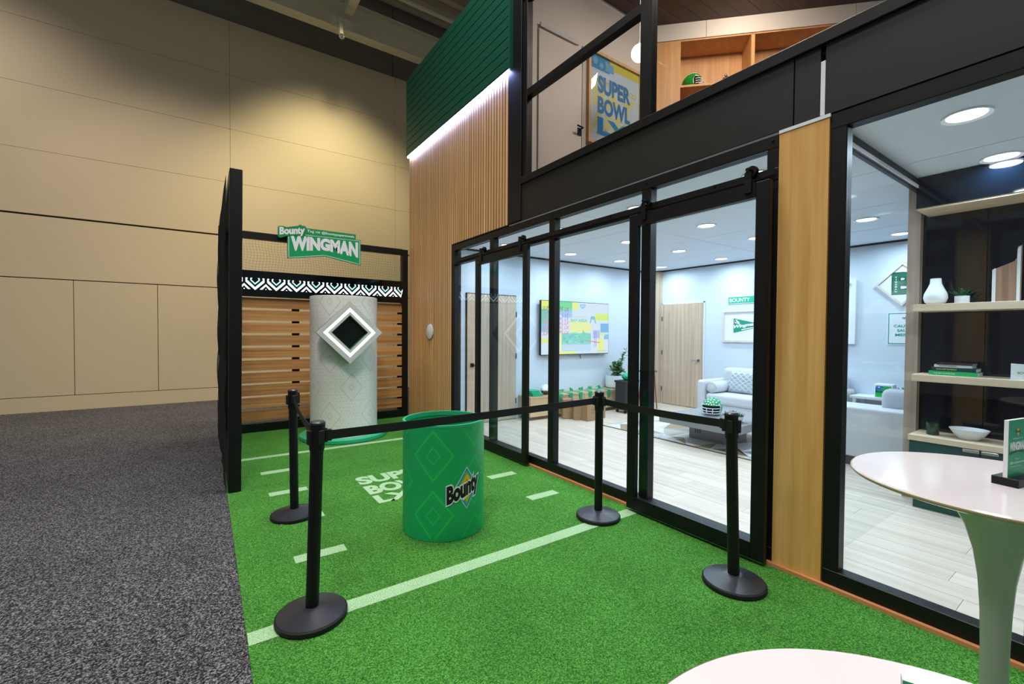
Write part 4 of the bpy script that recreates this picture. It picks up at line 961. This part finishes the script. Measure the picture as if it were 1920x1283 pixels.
def helmet(x, y, z, r, a, mat, label, dots, stripe):
    h = thing('football_helmet', (x, y, z), label, 'helmet')
    mt = Matrix.Translation((x, y, z)) @ Matrix.Rotation(a, 4, 'Z')      # local +x is the face direction
    bm = B(); bmesh.ops.create_uvsphere(bm, u_segments=36, v_segments=24, radius=1.0)
    for v in bm.verts:
        c = v.co; c.x *= 1.12; c.y *= 0.93
        if c.z < -0.3: c.x *= 0.95
    dele = [f for f in bm.faces if (lambda c: (c.z < -0.72) or (c.x > 0.42 and -0.75 < c.z < 0.30))(f.calc_center_median())]
    bmesh.ops.delete(bm, geom=dele, context='FACES')
    bmesh.ops.scale(bm, vec=(r, r, r), verts=bm.verts); bmesh.ops.translate(bm, verts=bm.verts, vec=(0, 0, r * 0.76))
    bmesh.ops.solidify(bm, geom=bm.faces[:], thickness=r * 0.06)
    bmesh.ops.transform(bm, matrix=mt, verts=bm.verts); sh = obj('shell', bm, mat, h, smooth=60)
    bm = B(); bmesh.ops.create_uvsphere(bm, u_segments=20, v_segments=14, radius=r * 0.84); bmesh.ops.translate(bm, verts=bm.verts, vec=(-0.1 * r, 0, r * 0.86))
    bmesh.ops.transform(bm, matrix=mt, verts=bm.verts); obj('padding', bm, 'padding', h, smooth=180)
    bm = B(); T = lambda *q: [mt @ (Vector(v) * r) for v in q]
    arc = lambda z, x, w=0.82: [(x * math.cos(t) ** 0.6 if math.cos(t) > 0 else 0, w * math.sin(t), z) for t in lin_(-1.25, 1.25, 10)]
    for z_, x_ in ((0.28, 1.28), (0.52, 1.30), (0.78, 1.24)): tube(bm, T(*arc(z_, x_)), r * 0.042, 6)
    for yy in (-0.28, 0.28): tube(bm, T((1.22, yy, 0.24), (1.27, yy, 0.52), (1.20, yy, 0.80)), r * 0.042, 6)
    for s_ in (-1, 1): tube(bm, T((0.45, 0.80 * s_, 0.28), (0.40, 0.82 * s_, 0.78), (0.55, 0.85 * s_, 1.0)), r * 0.05, 6)
    obj('facemask', bm, 'facemask', h, smooth=60)
    bm = B(); tube(bm, T(*[(0.50 + 0.42 * math.cos(t), 0.87 * math.sin(t), 1.09) for t in lin_(-1.3, 1.3, 10)]), r * 0.05, 6); obj('brow_band', bm, 'facemask', h, smooth=60)
    if dots:
        bm = B(); n = 0
        for i in range(-3, 4):
            for j in range(-3, 5):
                th = j * 0.33 + 0.16 * (i % 2); ph = i * 0.36
                v = Vector((math.sin(th), math.sin(ph) * math.cos(th), math.cos(ph) * math.cos(th)))
                if v.z < 0.35: continue
                c = Vector((v.x * 1.125, v.y * 0.935, v.z * 1.005)) * r; c.z += 0.76 * r
                g = bmesh.ops.create_circle(bm, cap_ends=True, radius=r * 0.075, segments=10); q = v.to_track_quat('Z', 'Y').to_matrix().to_4x4()
                bmesh.ops.transform(bm, matrix=mt @ Matrix.Translation(c + v * r * 0.012) @ q, verts=g['verts'])
        obj('white_dots', bm, 'facemask', sh)
    if stripe:
        bm = B(); tube(bm, T(*[(1.13 * math.cos(t), -0.28, 0.76 + 1.0 * math.sin(t) * 0.97) for t in lin_(0.9, 2.6, 10)]), r * 0.06, 6); obj('wing_stripe', bm, 'facemask', sh)
    return h
helmet(5.62, 3.36, 0.37, 0.135, PI + 0.35, 'helmet', 'green football helmet with white dots on the coffee table', True, False)
b2 = thing('plant_bowl', (5.35, 2.92, 0.37), 'white bowl of green succulents on the coffee table', 'potted plant')
bm = B(); lathe(bm, [(0, 0), (0.06, 0), (0.10, 0.03), (0.115, 0.085), (0.108, 0.085), (0.095, 0.06), (0, 0.06)], (5.35, 2.92, 0.37), 32); obj('bowl', bm, 'ceramic', b2, smooth=50)
bm = B(); random.seed(2)
for i in range(90):
    a = random.uniform(0, 6.28); rr = random.uniform(0, 0.10); leafmesh(bm, Vector((5.35 + rr * math.cos(a), 2.92 + rr * math.sin(a), 0.435)), Vector((math.cos(a) * rr * 8, math.sin(a) * rr * 8, random.uniform(0.4, 1.2))), Vector((0.1, 0.2, 1)), random.uniform(0.05, 0.09), 0.03)
obj('foliage', bm, 'leaf2', b2, kind='stuff')
bk = thing('magazine', (5.45, 2.80, 0.37), 'small grey magazine lying on the coffee table edge', 'magazine')
box('cover', 5.36, 5.55, 2.745, 2.84, 0.37, 0.376, 'gframe', bk); box('pages', 5.365, 5.548, 2.747, 2.838, 0.376, 0.386, 'paper', bk); box('front_cover', 5.36, 5.55, 2.745, 2.84, 0.386, 0.39, plain('grey_cover', '#7d8288', 0.4), bk)

# ================================================================== sofas
so = thing('white_sofa', (7.3, 3.4, 0.02), 'white fabric sofa against the lounge back wall', 'sofa')
box('sofa_base', 6.95, 7.74, 2.55, 4.30, 0.10, 0.30, 'sofa', so, bev=0.03, seg=3)
box('arm', 6.90, 7.76, 4.28, 4.42, 0.10, 0.68, 'sofa', so, bev=0.05, seg=4); box('arm', 6.90, 7.76, 2.43, 2.57, 0.10, 0.68, 'sofa', so, bev=0.05, seg=4)
box('backrest', 7.50, 7.78, 2.50, 4.30, 0.28, 0.87, 'sofa', so, bev=0.07, seg=4)
for a, b in ((3.43, 4.27), (2.58, 3.42)): box('seat_cushion', 6.92, 7.52, a, b, 0.29, 0.47, 'sofa', so, bev=0.055, seg=4)
for x, y in ((6.99, 4.33), (6.99, 2.50), (7.70, 4.33), (7.70, 2.50)): box('foot', x - 0.025, x + 0.025, y - 0.025, y + 0.025, 0.031, 0.105, 'sofafoot', so)
bo = thing('bolster_cushion', (7.18, 4.175, 0.47), 'white round bolster cushion lying against the sofa arm', 'cushion')
bm = B(); lathe(bm, [(0, -0.25), (0.075, -0.25), (0.092, -0.235), (0.096, 0), (0.092, 0.235), (0.075, 0.25), (0, 0.25)], (7.20, 4.175, 0.566), 32, axis=Matrix.Rotation(PI / 2, 4, 'Y')); obj('bolster_cover', bm, 'sofa', bo, smooth=60)
bm = B(); lathe(bm, [(0.080, -0.253), (0.085, -0.258), (0.090, -0.248)], (7.20, 4.175, 0.566), 32, axis=Matrix.Rotation(PI / 2, 4, 'Y')); obj('piping', bm, 'gframe', bo)
pw = thing('textured_pillow', (7.32, 3.87, 0.47), 'white square pillow with raised diamond stitching on the sofa', 'pillow')
bm = B(); n = 22; mt = Matrix.Translation((7.36, 3.86, 0.655)) @ Matrix.Rotation(math.radians(14), 4, 'Y')
gr = {}
for side in (-1, 1):
    for i in range(n + 1):
        for j in range(n + 1):
            a, b = i / n * 2 - 1, j / n * 2 - 1; t = (1 - a ** 4) * (1 - b ** 4); pinch = 1 - 0.10 * (1 - abs(a) * abs(b)) * max(abs(a), abs(b)) ** 6
            th = 0.075 * t ** 0.6; rel = 0.014 * (abs(((a * 3 + b * 3) % 1) - 0.5) + abs(((a * 3 - b * 3) % 1) - 0.5)) * t
            if side == 1 and (i in (0, n) or j in (0, n)): gr[(1, i, j)] = gr[(-1, i, j)]; continue
            gr[(side, i, j)] = bm.verts.new(mt @ Vector((side * (th + rel), a * 0.24 * pinch, b * 0.19 * pinch)))
for side in (-1, 1):
    for i in range(n):
        for j in range(n): bm.faces.new((gr[(side, i, j)], gr[(side, i + 1, j)], gr[(side, i + 1, j + 1)], gr[(side, i, j + 1)]))
bmesh.ops.recalc_face_normals(bm, faces=bm.faces); obj('pillow_cover', bm, 'pillow', pw, smooth=70)
bm = B()
for sgn in (-1, 1):
    for c0 in [-1.2 + 0.4 * q for q in range(7)]:
        ln = []
        for q in range(13):
            a = -0.88 + 1.76 * q / 12; b = sgn * a + c0
            if abs(b) < 0.88:
                t = (1 - a ** 4) * (1 - b ** 4); ln.append(mt @ Vector((-(0.075 * t ** 0.6 + 0.012), a * 0.235, b * 0.186)))
        if len(ln) > 2: tube(bm, ln, 0.008, 5)
obj('raised_stitching', bm, 'sofa', pw, kind='stuff')
bm = B(); tube(bm, [mt @ Vector((0, a * 0.22, b * 0.175)) for a, b in ((-1, -1), (1, -1), (1, 1), (-1, 1), (-1, -1))], 0.006, 6); obj('edge_cord', bm, 'sofa', pw)

s2 = thing('low_sofa', (6.35, 1.5, 0.02), 'low white sofa with its plain back turned to the tall window', 'sofa')
box('backrest', 5.85, 6.12, 0.55, 2.38, 0.12, 0.665, 'sofa', s2, bev=0.02, seg=3); box('sofa_base', 6.10, 6.80, 0.57, 2.36, 0.12, 0.42, 'sofa', s2, bev=0.02)
for a, b in ((0.58, 1.46), (1.47, 2.35)): box('seat_cushion', 6.12, 6.84, a, b, 0.42, 0.60, 'sofa', s2, bev=0.05, seg=3)
box('plinth', 5.88, 6.76, 0.60, 2.33, 0.021, 0.12, 'sofafoot', s2)
bc2 = thing('back_cushion', (6.15, 1.42, 0.60), 'white rounded cushion leaning on the low sofa back', 'cushion')
bm = B(); bx(bm, 6.13, 6.29, 1.20, 1.70, 0.602, 0.865, 0.07, 5); obj('cushion_cover', bm, 'pillow', bc2, smooth=60)
bm = B(); tube(bm, [(6.21, 1.26, 0.62), (6.21, 1.26, 0.868), (6.21, 1.64, 0.868), (6.21, 1.64, 0.62)], 0.005, 6); obj('cushion_piping', bm, 'sofa', bc2)
con = thing('console_table', (7.60, 1.98, 0.02), 'white console table against the back wall behind the low sofa', 'side table')
box('console_top', 7.42, 7.80, 1.55, 2.40, 0.582, 0.612, 'white', con)
for x, y in ((7.45, 1.60), (7.45, 2.35), (7.77, 1.60), (7.77, 2.35)): box('leg', x - 0.02, x + 0.02, y - 0.02, y + 0.02, 0.02, 0.582, 'white', con)
tp = thing('paper_towel_pack', (7.57, 2.04, 0.612), 'green and white paper towel pack behind the low sofa', 'paper towels')
bm = B(); bx(bm, 7.48, 7.64, 1.94, 2.14, 0.612, 0.80, 0.012, 3); obj('wrapped_roll', bm, 'white', tp, smooth=50)
p = Print(); p.rect(-2.126, 0.622, -1.954, 0.775, '#23b552', 0); p.poly([(-2.126, 0.775), (-2.126, 0.72), (-2.07, 0.72), (-2.03, 0.775)], '#2a6fd0', 1); p.poly([(-2.126, 0.775), (-2.126, 0.74), (-2.105, 0.775)], '#e8d23a', 2); p.text('Bounty', -2.124, 0.672, 0.085, 0.042, '#16306a', 2, bold=0.03); p.rect(-2.098, 0.748, -2.075, 0.762, '#e8f0f4', 2)
p.build('printed_wrap', XF(7.4795), 'print', tp)
gp = thing('small_green_plant', (7.58, 1.835, 0.612), 'small bright green plant beside the paper towel pack', 'potted plant')
bm = B(); lathe(bm, [(0, 0), (0.045, 0), (0.06, 0.07), (0.054, 0.07), (0.05, 0.055), (0, 0.055)], (7.58, 1.835, 0.612), 24); obj('pot', bm, 'ceramic', gp, smooth=40)
bm = B(); random.seed(8)
for i in range(60):
    a = random.uniform(0, 6.28); leafmesh(bm, Vector((7.58 + 0.02 * math.cos(a), 1.835 + 0.02 * math.sin(a), 0.665)), Vector((math.cos(a), math.sin(a), random.uniform(0.3, 1.6))), Vector((0.1, 0.1, 1)), random.uniform(0.08, 0.14), 0.045)
obj('foliage', bm, plain('bright_leaf', '#2f9a45', 0.5), gp, kind='stuff')

# ================================================================== wall signs and frames in the lounge
def slab(name, x, y0, y1, z0, z1, mat, parent, t=0.02): return box(name, x - t, x, y0, y1, z0, z1, mat, parent)
XW = 7.808
bs = thing('bounty_street_sign', (7.80, 4.1, 2.0), 'green street-style sign reading BOUNTY on the lounge wall', 'sign')
slab('plate', XW, 3.62, 4.39, 2.005, 2.13, 'white', bs, 0.012)
p = Print(); p.rect(-4.382, 2.012, -3.628, 2.123, '#12b28c', 0); p.text('BOUNTY', -4.36, 2.032, 0.365, 0.07, '#f2f6f6', 1, bold=0.02); p.build('lettering', XF(XW - 0.012), 'print', bs)
def picture(name, y0, y1, z0, z1, label, mat='paleframe', t=0.035, w=0.035):
    f = thing(name, (7.79, (y0 + y1) / 2, z0), label, 'picture')
    for a, b, c, d in ((y0, y1, z0, z0 + w), (y0, y1, z1 - w, z1), (y0, y0 + w, z0 + w, z1 - w), (y1 - w, y1, z0 + w, z1 - w)): slab('frame_bar', XW, a, b, c, d, mat, f, t)
    slab('backing', XW, y0 + w, y1 - w, z0 + w, z1 - w, 'white', f, 0.012)
    return f
pf_ = picture('framed_pennant', 3.55, 4.48, 1.315, 1.885, 'pale framed green Wingman pennant on the lounge wall')
p = Print(); p.poly([(-4.285, 1.745), (-4.285, 1.478), (-3.70, 1.61)], '#0f9478', 0); p.stroke([(-4.285, 1.745), (-4.285, 1.478)], 0.010, '#eef2f4', 1)
p.text('Wingman', -4.275, 1.545, 0.40, 0.075, '#f4f6f8', 2, bold=0.04, shear=0.25, warp=lambda u, v: (u, v + (u + 4.275) * 0.14)); p.stroke([(-4.13, 1.54), (-3.93, 1.575)], 0.016, '#f4f6f8', 2)
for dx, dz, r, c in ((0, 0, 0.036, '#f0f3f6'), (-0.016, 0.006, 0.014, '#1b2a5a'), (0.02, 0.018, 0.010, '#1b2a5a'), (0.038, -0.028, 0.020, '#f0f3f6'), (0.0, -0.02, 0.009, '#1b2a5a')): p.dot(-4.225 + dx, 1.685 + dz, r, c, 2 + (c == '#1b2a5a'), 12)
p.build('pennant_print', XF(XW - 0.012), 'print', pf_)
fr2 = picture('blank_white_frame', 2.46, 3.10, 1.325, 2.26, 'white framed picture seen past the tall window edge', 'white', 0.05, 0.05)
dd = thing('diamond_letter_frame', (7.79, 1.94, 1.85), 'pale diamond frame with a green letter B on the lounge wall', 'picture')
mB = plane_map((XW, 1.945, 2.157), (0, -1, 0), (0, 0, 1))
for k in range(4):
    a, b = dia(0.30)[k], dia(0.30)[(k + 1) % 4]; c, d = dia(0.262)[(k + 1) % 4], dia(0.262)[k]
    bm = B(); prism(bm, [a, b, c, d], mB, 0, 0.035); obj('frame_bar', bm, 'paleframe', dd)
bm = B(); prism(bm, dia(0.262), mB, 0, 0.012); obj('backing', bm, 'white', dd)
p = Print(); p.text('B', -0.105, -0.135, 0.24, 0.285, '#e9edf2', 0, bold=0.09, ref=0.03); p.text('B', -0.105, -0.135, 0.24, 0.285, '#14304a', 1, bold=0.06, ref=0.03); p.text('B', -0.105, -0.135, 0.24, 0.285, '#0f6a45', 2, bold=0.03, ref=0.03)
for z in (-0.135, 0.095): p.rect(-0.118, z, -0.05, z + 0.05, '#0f6a45', 2.5)
for i, ch in enumerate('WINGMAN'): p.text(ch, -0.082 if ch != 'I' else -0.072, 0.085 - 0.033 * i, 0.022 if ch != 'I' else 0.006, 0.022, '#eef2f4', 3, bold=0.02)
p.build('letter_print', plane_map((XW - 0.012, 1.945, 2.157), (0, -1, 0), (0, 0, 1)), 'print', dd)
ca = thing('caution_poster', (7.80, 1.88, 1.33), 'white poster with green border reading CAUTION SAUCY MESSES', 'poster')
slab('poster_sheet', XW, 1.66, 2.10, 1.33, 1.77, 'white', ca, 0.008)
p = Print(); p.stroke([(-2.085, 1.345), (-1.675, 1.345), (-1.675, 1.755), (-2.085, 1.755)], 0.010, '#159a80', 0, True)
for i, (t_, w) in enumerate((('CAUTION', 0.26), ('SAUCY', 0.185), ('MESSES', 0.225))): p.text(t_, -1.88 - w / 2 - 0.02, 1.565 - 0.06 * i, w, 0.036, '#159a80', 1, bold=0.03)
p.ring(-1.90, 1.69, 0.03, 0.025, 0.006, '#159a80', 1); p.text('Bounty', -1.94, 1.68, 0.08, 0.025, '#1b7f78', 2, bold=0.02)
p.build('poster_print', XF(XW - 0.008), 'print', ca)

# ================================================================== display shelving with teal cabinets
sh = thing('display_shelving', (5.02, 0.2, 0.02), 'wall of navy panels with pale wood shelves above teal cabinets', 'shelving')
box('side_post', 5.12, 5.26, 1.165, 1.25, 0.02, 2.755, 'postw', sh)
for a, b in ((0.775, 1.165), (-0.30, 0.768), (-1.69, -0.307)): box('navy_panel', 5.20, 5.225, a, b, 0.63, 2.50, 'navy', sh)
box('back_core', 5.225, 5.26, -1.69, 1.165, 0.02, 2.755, 'navy', sh)
box('top_cabinet', 4.85, 5.225, -1.69, 1.135, 2.505, 2.755, 'navy', sh); box('top_cabinet_underside', 4.855, 5.20, -1.69, 1.13, 2.49, 2.505, 'shelfw', sh)
for z in (1.66, 1.075): box('shelf', 4.90, 5.20, -1.69, 1.15, z, z + 0.058, 'shelfw', sh, bev=0.002, seg=1)
box('counter', 4.845, 5.20, -1.69, 1.152, 0.585, 0.63, 'shelfw', sh, bev=0.002, seg=1)
box('cabinet_carcass', 4.88, 5.20, -1.69, 1.148, 0.13, 0.585, 'teal', sh); box('toe_kick', 4.89, 5.20, -1.69, 1.12, 0.02, 0.13, 'teal', sh)
for i in range(6):
    y1 = 1.148 - 0.42 * i
    dr_ = box('cabinet_door', 4.858, 4.88, y1 - 0.417, y1 - 0.003, 0.135, 0.578, 'teal', sh)
    hy = (y1 - 0.42, y1 - 0.32) if i % 2 == 0 else (y1 - 0.10, y1)
    box('handle', 4.84, 4.858, hy[0] + 0.004, hy[1] - 0.004, 0.555, 0.580, 'silver', dr_, bev=0.003, seg=1)
vz = thing('white_vase', (5.03, 1.035, 1.718), 'white teardrop vase on the upper shelf', 'vase')
bm = B(); lathe(bm, [(0, 0), (0.045, 0), (0.068, 0.02), (0.077, 0.055), (0.072, 0.09), (0.05, 0.14), (0.037, 0.175), (0.034, 0.215), (0.030, 0.215), (0.031, 0.18), (0, 0.17)], (5.03, 1.04, 1.718), 40); obj('vase_body', bm, 'ceramic', vz, smooth=60)
bm = B(); lathe(bm, [(0.0335, 0.211), (0.0355, 0.214), (0.031, 0.2165)], (5.03, 1.04, 1.718), 40); obj('vase_lip', bm, 'white', vz, smooth=60)
sc = thing('succulent_pot', (5.05, 0.885, 1.718), 'spiky green succulent in a small white pot on the upper shelf', 'potted plant')
bm = B(); lathe(bm, [(0, 0), (0.042, 0), (0.045, 0.006), (0.045, 0.062), (0.040, 0.062), (0.038, 0.05), (0, 0.05)], (5.05, 0.885, 1.718), 32); obj('pot', bm, 'ceramic', sc, smooth=40)
for i in range(11):
    a = i * 2.4; el = 0.35 + 0.09 * i
    bm = B(); d = Vector((math.cos(a) * math.cos(el), math.sin(a) * math.cos(el), math.sin(el))); leafmesh(bm, Vector((5.05, 0.885, 1.77)), d, Vector((0, 0.1, 1)), 0.125 - 0.004 * i, 0.03); bmesh.ops.solidify(bm, geom=bm.faces[:], thickness=0.003); obj('leaf', bm, 'leaf2', sc)
def cutboard(y0, y1, x, hl, hr, label):
    t = thing('cutting_board', (x, (y0 + y1) / 2, 1.718), label, 'cutting board', 'wood and resin boards on the upper shelf')
    w = y1 - y0; mp = plane_map((x, y1, 1.718), (0, -1, 0), (0, 0, 1))
    pts = [(0.012, 0), (0.012, hl - 0.01), (0.02, hl), (w * 0.55, hl + 0.03), (w * 0.75, hl + 0.045), (w * 0.83, hl + 0.07), (w * 0.85, hr), (w, hr + 0.01), (w, 0)]
    bm = B(); prism(bm, pts, mp, 0, 0.018); obj('board', bm, 'walnut', t)
    bm = B(); prism(bm, [(0, 0), (0, hl - 0.01), (0.014, hl), (0.020, hl), (0.020, 0)], mp, -0.0005, 0.0195); obj('resin_edge', bm, 'resin', t)
    bm = B(); prism(bm, [(w * 0.92 - 0.012, 0), (w * 0.92 - 0.012, hr - 0.02), (w * 0.92, hr), (w * 0.92 + 0.006, hr), (w * 0.92 + 0.006, 0)], mp, -0.0005, 0.0195); obj('resin_stripe', bm, 'resin', t)
    return t
cutboard(0.58, 0.735, 5.17, 0.275, 0.43, 'wood and white resin cutting board leaning on the navy panel')
def book(x0, x1, y0, y1, z, h, c, title, tc, label):
    t = thing('book', ((x0 + x1) / 2, (y0 + y1) / 2, z), label, 'book', 'books stacked on the middle shelf')
    mt = plain('cover_' + c.lstrip('#'), c, 0.4)
    box('cover', x0, x1, y0, y1, z, z + 0.003, mt, t); box('pages', x0 + 0.002, x1 - 0.003, y0 - 0.0 + 0.003, y1 - 0.003, z + 0.003, z + h - 0.003, 'paper', t); box('cover', x0, x1, y0, y1, z + h - 0.003, z + h, mt, t)
    box('spine', x0 - 0.002, x0, y0 + 0.004, y1, z, z + h, mt, t)
    if title:
        p = Print(); p.text(title, -(y1 - 0.03), z + h * 0.32, (y1 - y0) * 0.45, h * 0.36, tc, 0, bold=0.02); p.build('spine_title', XF(x0 - 0.002), 'print', t)
    return t
book(4.955, 5.13, 0.765, 1.055, 1.133, 0.034, '#25a862', 'THE BIG PLAYBOOK', '#a8e6c4', 'bright green book at the bottom of the shelf stack')
book(4.965, 5.13, 0.775, 1.04, 1.167, 0.032, '#0f3a3c', 'KICK OFF DIVISION', '#d8c85a', 'dark teal book in the middle of the shelf stack')
book(4.97, 5.12, 0.80, 1.025, 1.199, 0.022, '#d6dade', 'SUNDAY SPREAD', '#3a6a6a', 'white book near the top of the shelf stack')
book(4.965, 5.12, 0.795, 1.01, 1.221, 0.014, '#3a2224', None, None, 'thin dark book lying on top of the shelf stack')
cd_ = thing('curved_card', (4.98, 0.50, 1.133), 'white curved card with green print on the middle shelf', 'card')
bm = B(); n = 8; fr_, bk_ = [], []
for i in range(n + 1):
    y = 0.60 - 0.16 * i / n; dx = 0.018 * math.sin(PI * i / n)
    for lst, ex in ((fr_, 0), (bk_, 0.003)): lst.append([bm.verts.new((4.975 + dx + ex, y, 1.133)), bm.verts.new((4.975 + dx + ex, y, 1.253 - 0.004 * math.sin(PI * i / n)))])
for i in range(n):
    bm.faces.new((fr_[i][0], fr_[i + 1][0], fr_[i + 1][1], fr_[i][1])); bm.faces.new((bk_[i][0], bk_[i][1], bk_[i + 1][1], bk_[i + 1][0])); bm.faces.new((fr_[i][1], fr_[i + 1][1], bk_[i + 1][1], bk_[i][1]))
obj('card_sheet', bm, 'white', cd_)
p = Print(); p.text('BOUNTY', -0.565, 1.175, 0.09, 0.018, '#2f9a5a', 0, bold=0.02); p.dot(-0.52, 1.215, 0.012, '#2f9a5a', 0, 10); p.build('card_print', XF(4.973), 'print', cd_)
cn = thing('candle', (5.0, 1.03, 0.63), 'dark green candle in glass on the cabinet counter', 'candle')
bm = B(); lathe(bm, [(0, 0), (0.038, 0), (0.041, 0.006), (0.041, 0.10), (0.038, 0.10), (0.037, 0.012), (0, 0.012)], (5.0, 1.03, 0.63), 32); obj('glass_jar', bm, plain('jar_green', '#1d3d2a', 0.08), cn, smooth=40)
bm = B(); lathe(bm, [(0, 0.013), (0.036, 0.013), (0.036, 0.078), (0, 0.078)], (5.0, 1.03, 0.63), 32); obj('wax', bm, 'candle', cn, smooth=40)
bw = thing('white_bowl', (5.0, 0.815, 0.63), 'wide white oval bowl on the cabinet counter', 'bowl')
bm = B(); lathe(bm, [(0, 0), (0.05, 0), (0.055, 0.004), (0.09, 0.04), (0.118, 0.085), (0.114, 0.086), (0.085, 0.046), (0.04, 0.012), (0, 0.010)], (0, 0, 0), 48)
bmesh.ops.transform(bm, matrix=Matrix.Translation((5.0, 0.815, 0.63)) @ Matrix.Diagonal((0.85, 1.0, 1.0, 1)), verts=bm.verts); obj('bowl_body', bm, 'ceramic', bw, smooth=60)
bm = B(); lathe(bm, [(0.045, 0.0), (0.05, 0.002), (0.05, 0.006)], (0, 0, 0), 40); bmesh.ops.transform(bm, matrix=Matrix.Translation((5.0, 0.815, 0.63)) @ Matrix.Diagonal((0.87, 1.02, 1.0, 1)), verts=bm.verts); obj('foot_ring', bm, 'white', bw)

# ================================================================== upper floor things
dU = thing('door_5', (3.75, 4.39, 3.11), 'pale flush upper floor door with black lever', 'door', kind='structure')
box('leaf', 3.41, 4.13, 4.375, 4.399, 3.115, 5.22, plain('upper_door', '#d2c6c0', 0.5), dU)
box('door_closer', 3.42, 4.06, 4.355, 4.375, 5.235, 5.29, 'gframe', dU); box('jamb', 4.14, 4.20, 4.375, 4.399, 3.115, 5.27, plain('jamb_grey', '#b9b0ad', 0.45), dU)
bm = B(); bx(bm, 4.06, 4.12, 4.36, 4.375, 4.08, 4.17); tube(bm, [(4.09, 4.36, 4.15), (4.09, 4.30, 4.15), (3.99, 4.295, 4.155)], 0.011, 8); obj('lever', bm, 'black', dU)
po = thing('framed_poster', (4.77, 4.39, 4.03), 'oak framed blue and yellow Super Bowl poster on the upper wall', 'poster')
x0, x1, z0, z1, w = 4.235, 5.315, 4.035, 5.285, 0.04
for a, b, c, d in ((x0, x1, z0, z0 + w), (x0, x1, z1 - w, z1), (x0, x0 + w, z0 + w, z1 - w), (x1 - w, x1, z0 + w, z1 - w)): box('frame_bar', a, b, 4.345, 4.399, c, d, 'oak', po)
box('poster_board', x0 + w, x1 - w, 4.375, 4.399, z0 + w, z1 - w, 'white', po)
p = Print(); QX = lambda a: x0 + w + a * (x1 - x0 - 2 * w); QZ = lambda b: z0 + w + b * (z1 - z0 - 2 * w); QW = x1 - x0 - 2 * w; QH = z1 - z0 - 2 * w
p.rect(QX(0), QZ(0), QX(1), QZ(1), '#d4d9e6', 0); p.rect(QX(0.38), QZ(0.90), QX(1), QZ(1.0), '#e3cf52', 1); p.rect(QX(0), QZ(0.84), QX(0.38), QZ(1.0), '#4d94c4', 2); p.rect(QX(0.30), QZ(0.86), QX(0.46), QZ(0.96), '#7fb0d4', 3)
for a, b, r in ((0.10, 0.93, 0.05), (0.22, 0.90, 0.04), (0.32, 0.95, 0.03)): p.dot(QX(a), QZ(b), r, '#86b8da', 4, 10)
p.text('SAN FRANCISCO', QX(0.06), QZ(0.68), QW * 0.88, QH * 0.06, '#e3cf52', 2, bold=0.03); p.text('BAY', QX(0.06), QZ(0.42), QW * 0.86, QH * 0.22, '#ead98a', 2, bold=0.05); p.text('AREA', QX(0.04), QZ(0.16), QW * 0.86, QH * 0.22, '#ead98a', 2, bold=0.05)
p.text('SUPER', QX(0.15), QZ(0.58), QW * 0.66, QH * 0.20, '#4682b8', 4, bold=0.045); p.text('BOWL', QX(0.15), QZ(0.34), QW * 0.66, QH * 0.20, '#4682b8', 4, bold=0.045); p.text('LX', QX(0.15), QZ(0.10), QW * 0.66, QH * 0.20, '#2d8fcf', 4, bold=0.06)
for a in (0.03, 0.16): p.poly([(QX(a + 0.05 * (1 if i % 2 else 0.42) * math.sin(i * PI / 5)), QZ(0.11 + 0.05 * (1 if i % 2 else 0.42) * math.cos(i * PI / 5))) for i in range(10)], '#e3cf52', 3)
p.build('poster_print', YF(4.375), 'print', po)
box('poster_glazing', x0 + w, x1 - w, 4.352, 4.356, z0 + w, z1 - w, 'glass', po)
pl = thing('pendant_lamp', (4.37, 3.62, 4.75), 'white globe pendant lamp on the upper floor', 'pendant lamp')
bm = B(); bmesh.ops.create_uvsphere(bm, u_segments=28, v_segments=18, radius=0.10); bmesh.ops.translate(bm, verts=bm.verts, vec=(4.37, 3.62, 4.87)); obj('globe', bm, 'pendant', pl, smooth=180)
bm = B(); tube(bm, [(4.37, 3.62, 4.96), (4.37, 3.62, 6.02)], 0.005, 6); obj('cord', bm, 'white', pl)
bm = B(); lathe(bm, [(0, 0.02), (0.03, 0.02), (0.035, 0.0), (0.035, -0.02)], (4.37, 3.62, 4.965), 20); obj('cap', bm, 'white', pl)
q = P45 + S45 * 0.71 - N45 * 0.16
helmet(q.x, q.y, 5.12, 0.13, math.radians(-75), 'helmet2', 'bright green football helmet on the upper floor shelf', False, True)
q = P45 + S45 * 1.17 - N45 * 0.14
trp = thing('small_trophy', (q.x, q.y, 5.12), 'small silver figure trophy on a white block on the upper shelf', 'trophy')
bm = B(); bx(bm, q.x - 0.06, q.x + 0.06, q.y - 0.06, q.y + 0.06, 5.12, 5.18, 0.003, 1); obj('block', bm, 'ceramic', trp)
bm = B(); tube(bm, [(q.x, q.y, 5.18), (q.x - 0.01, q.y, 5.22), (q.x + 0.012, q.y, 5.26)], [0.012, 0.022, 0.015], 10); tube(bm, [(q.x - 0.03, q.y + 0.02, 5.235), (q.x, q.y, 5.25), (q.x + 0.035, q.y - 0.02, 5.27)], 0.008, 6); g = bmesh.ops.create_uvsphere(bm, u_segments=12, v_segments=8, radius=0.02); bmesh.ops.translate(bm, verts=g['verts'], vec=(q.x + 0.012, q.y, 5.285)); obj('figure', bm, 'chrome', trp, smooth=60)
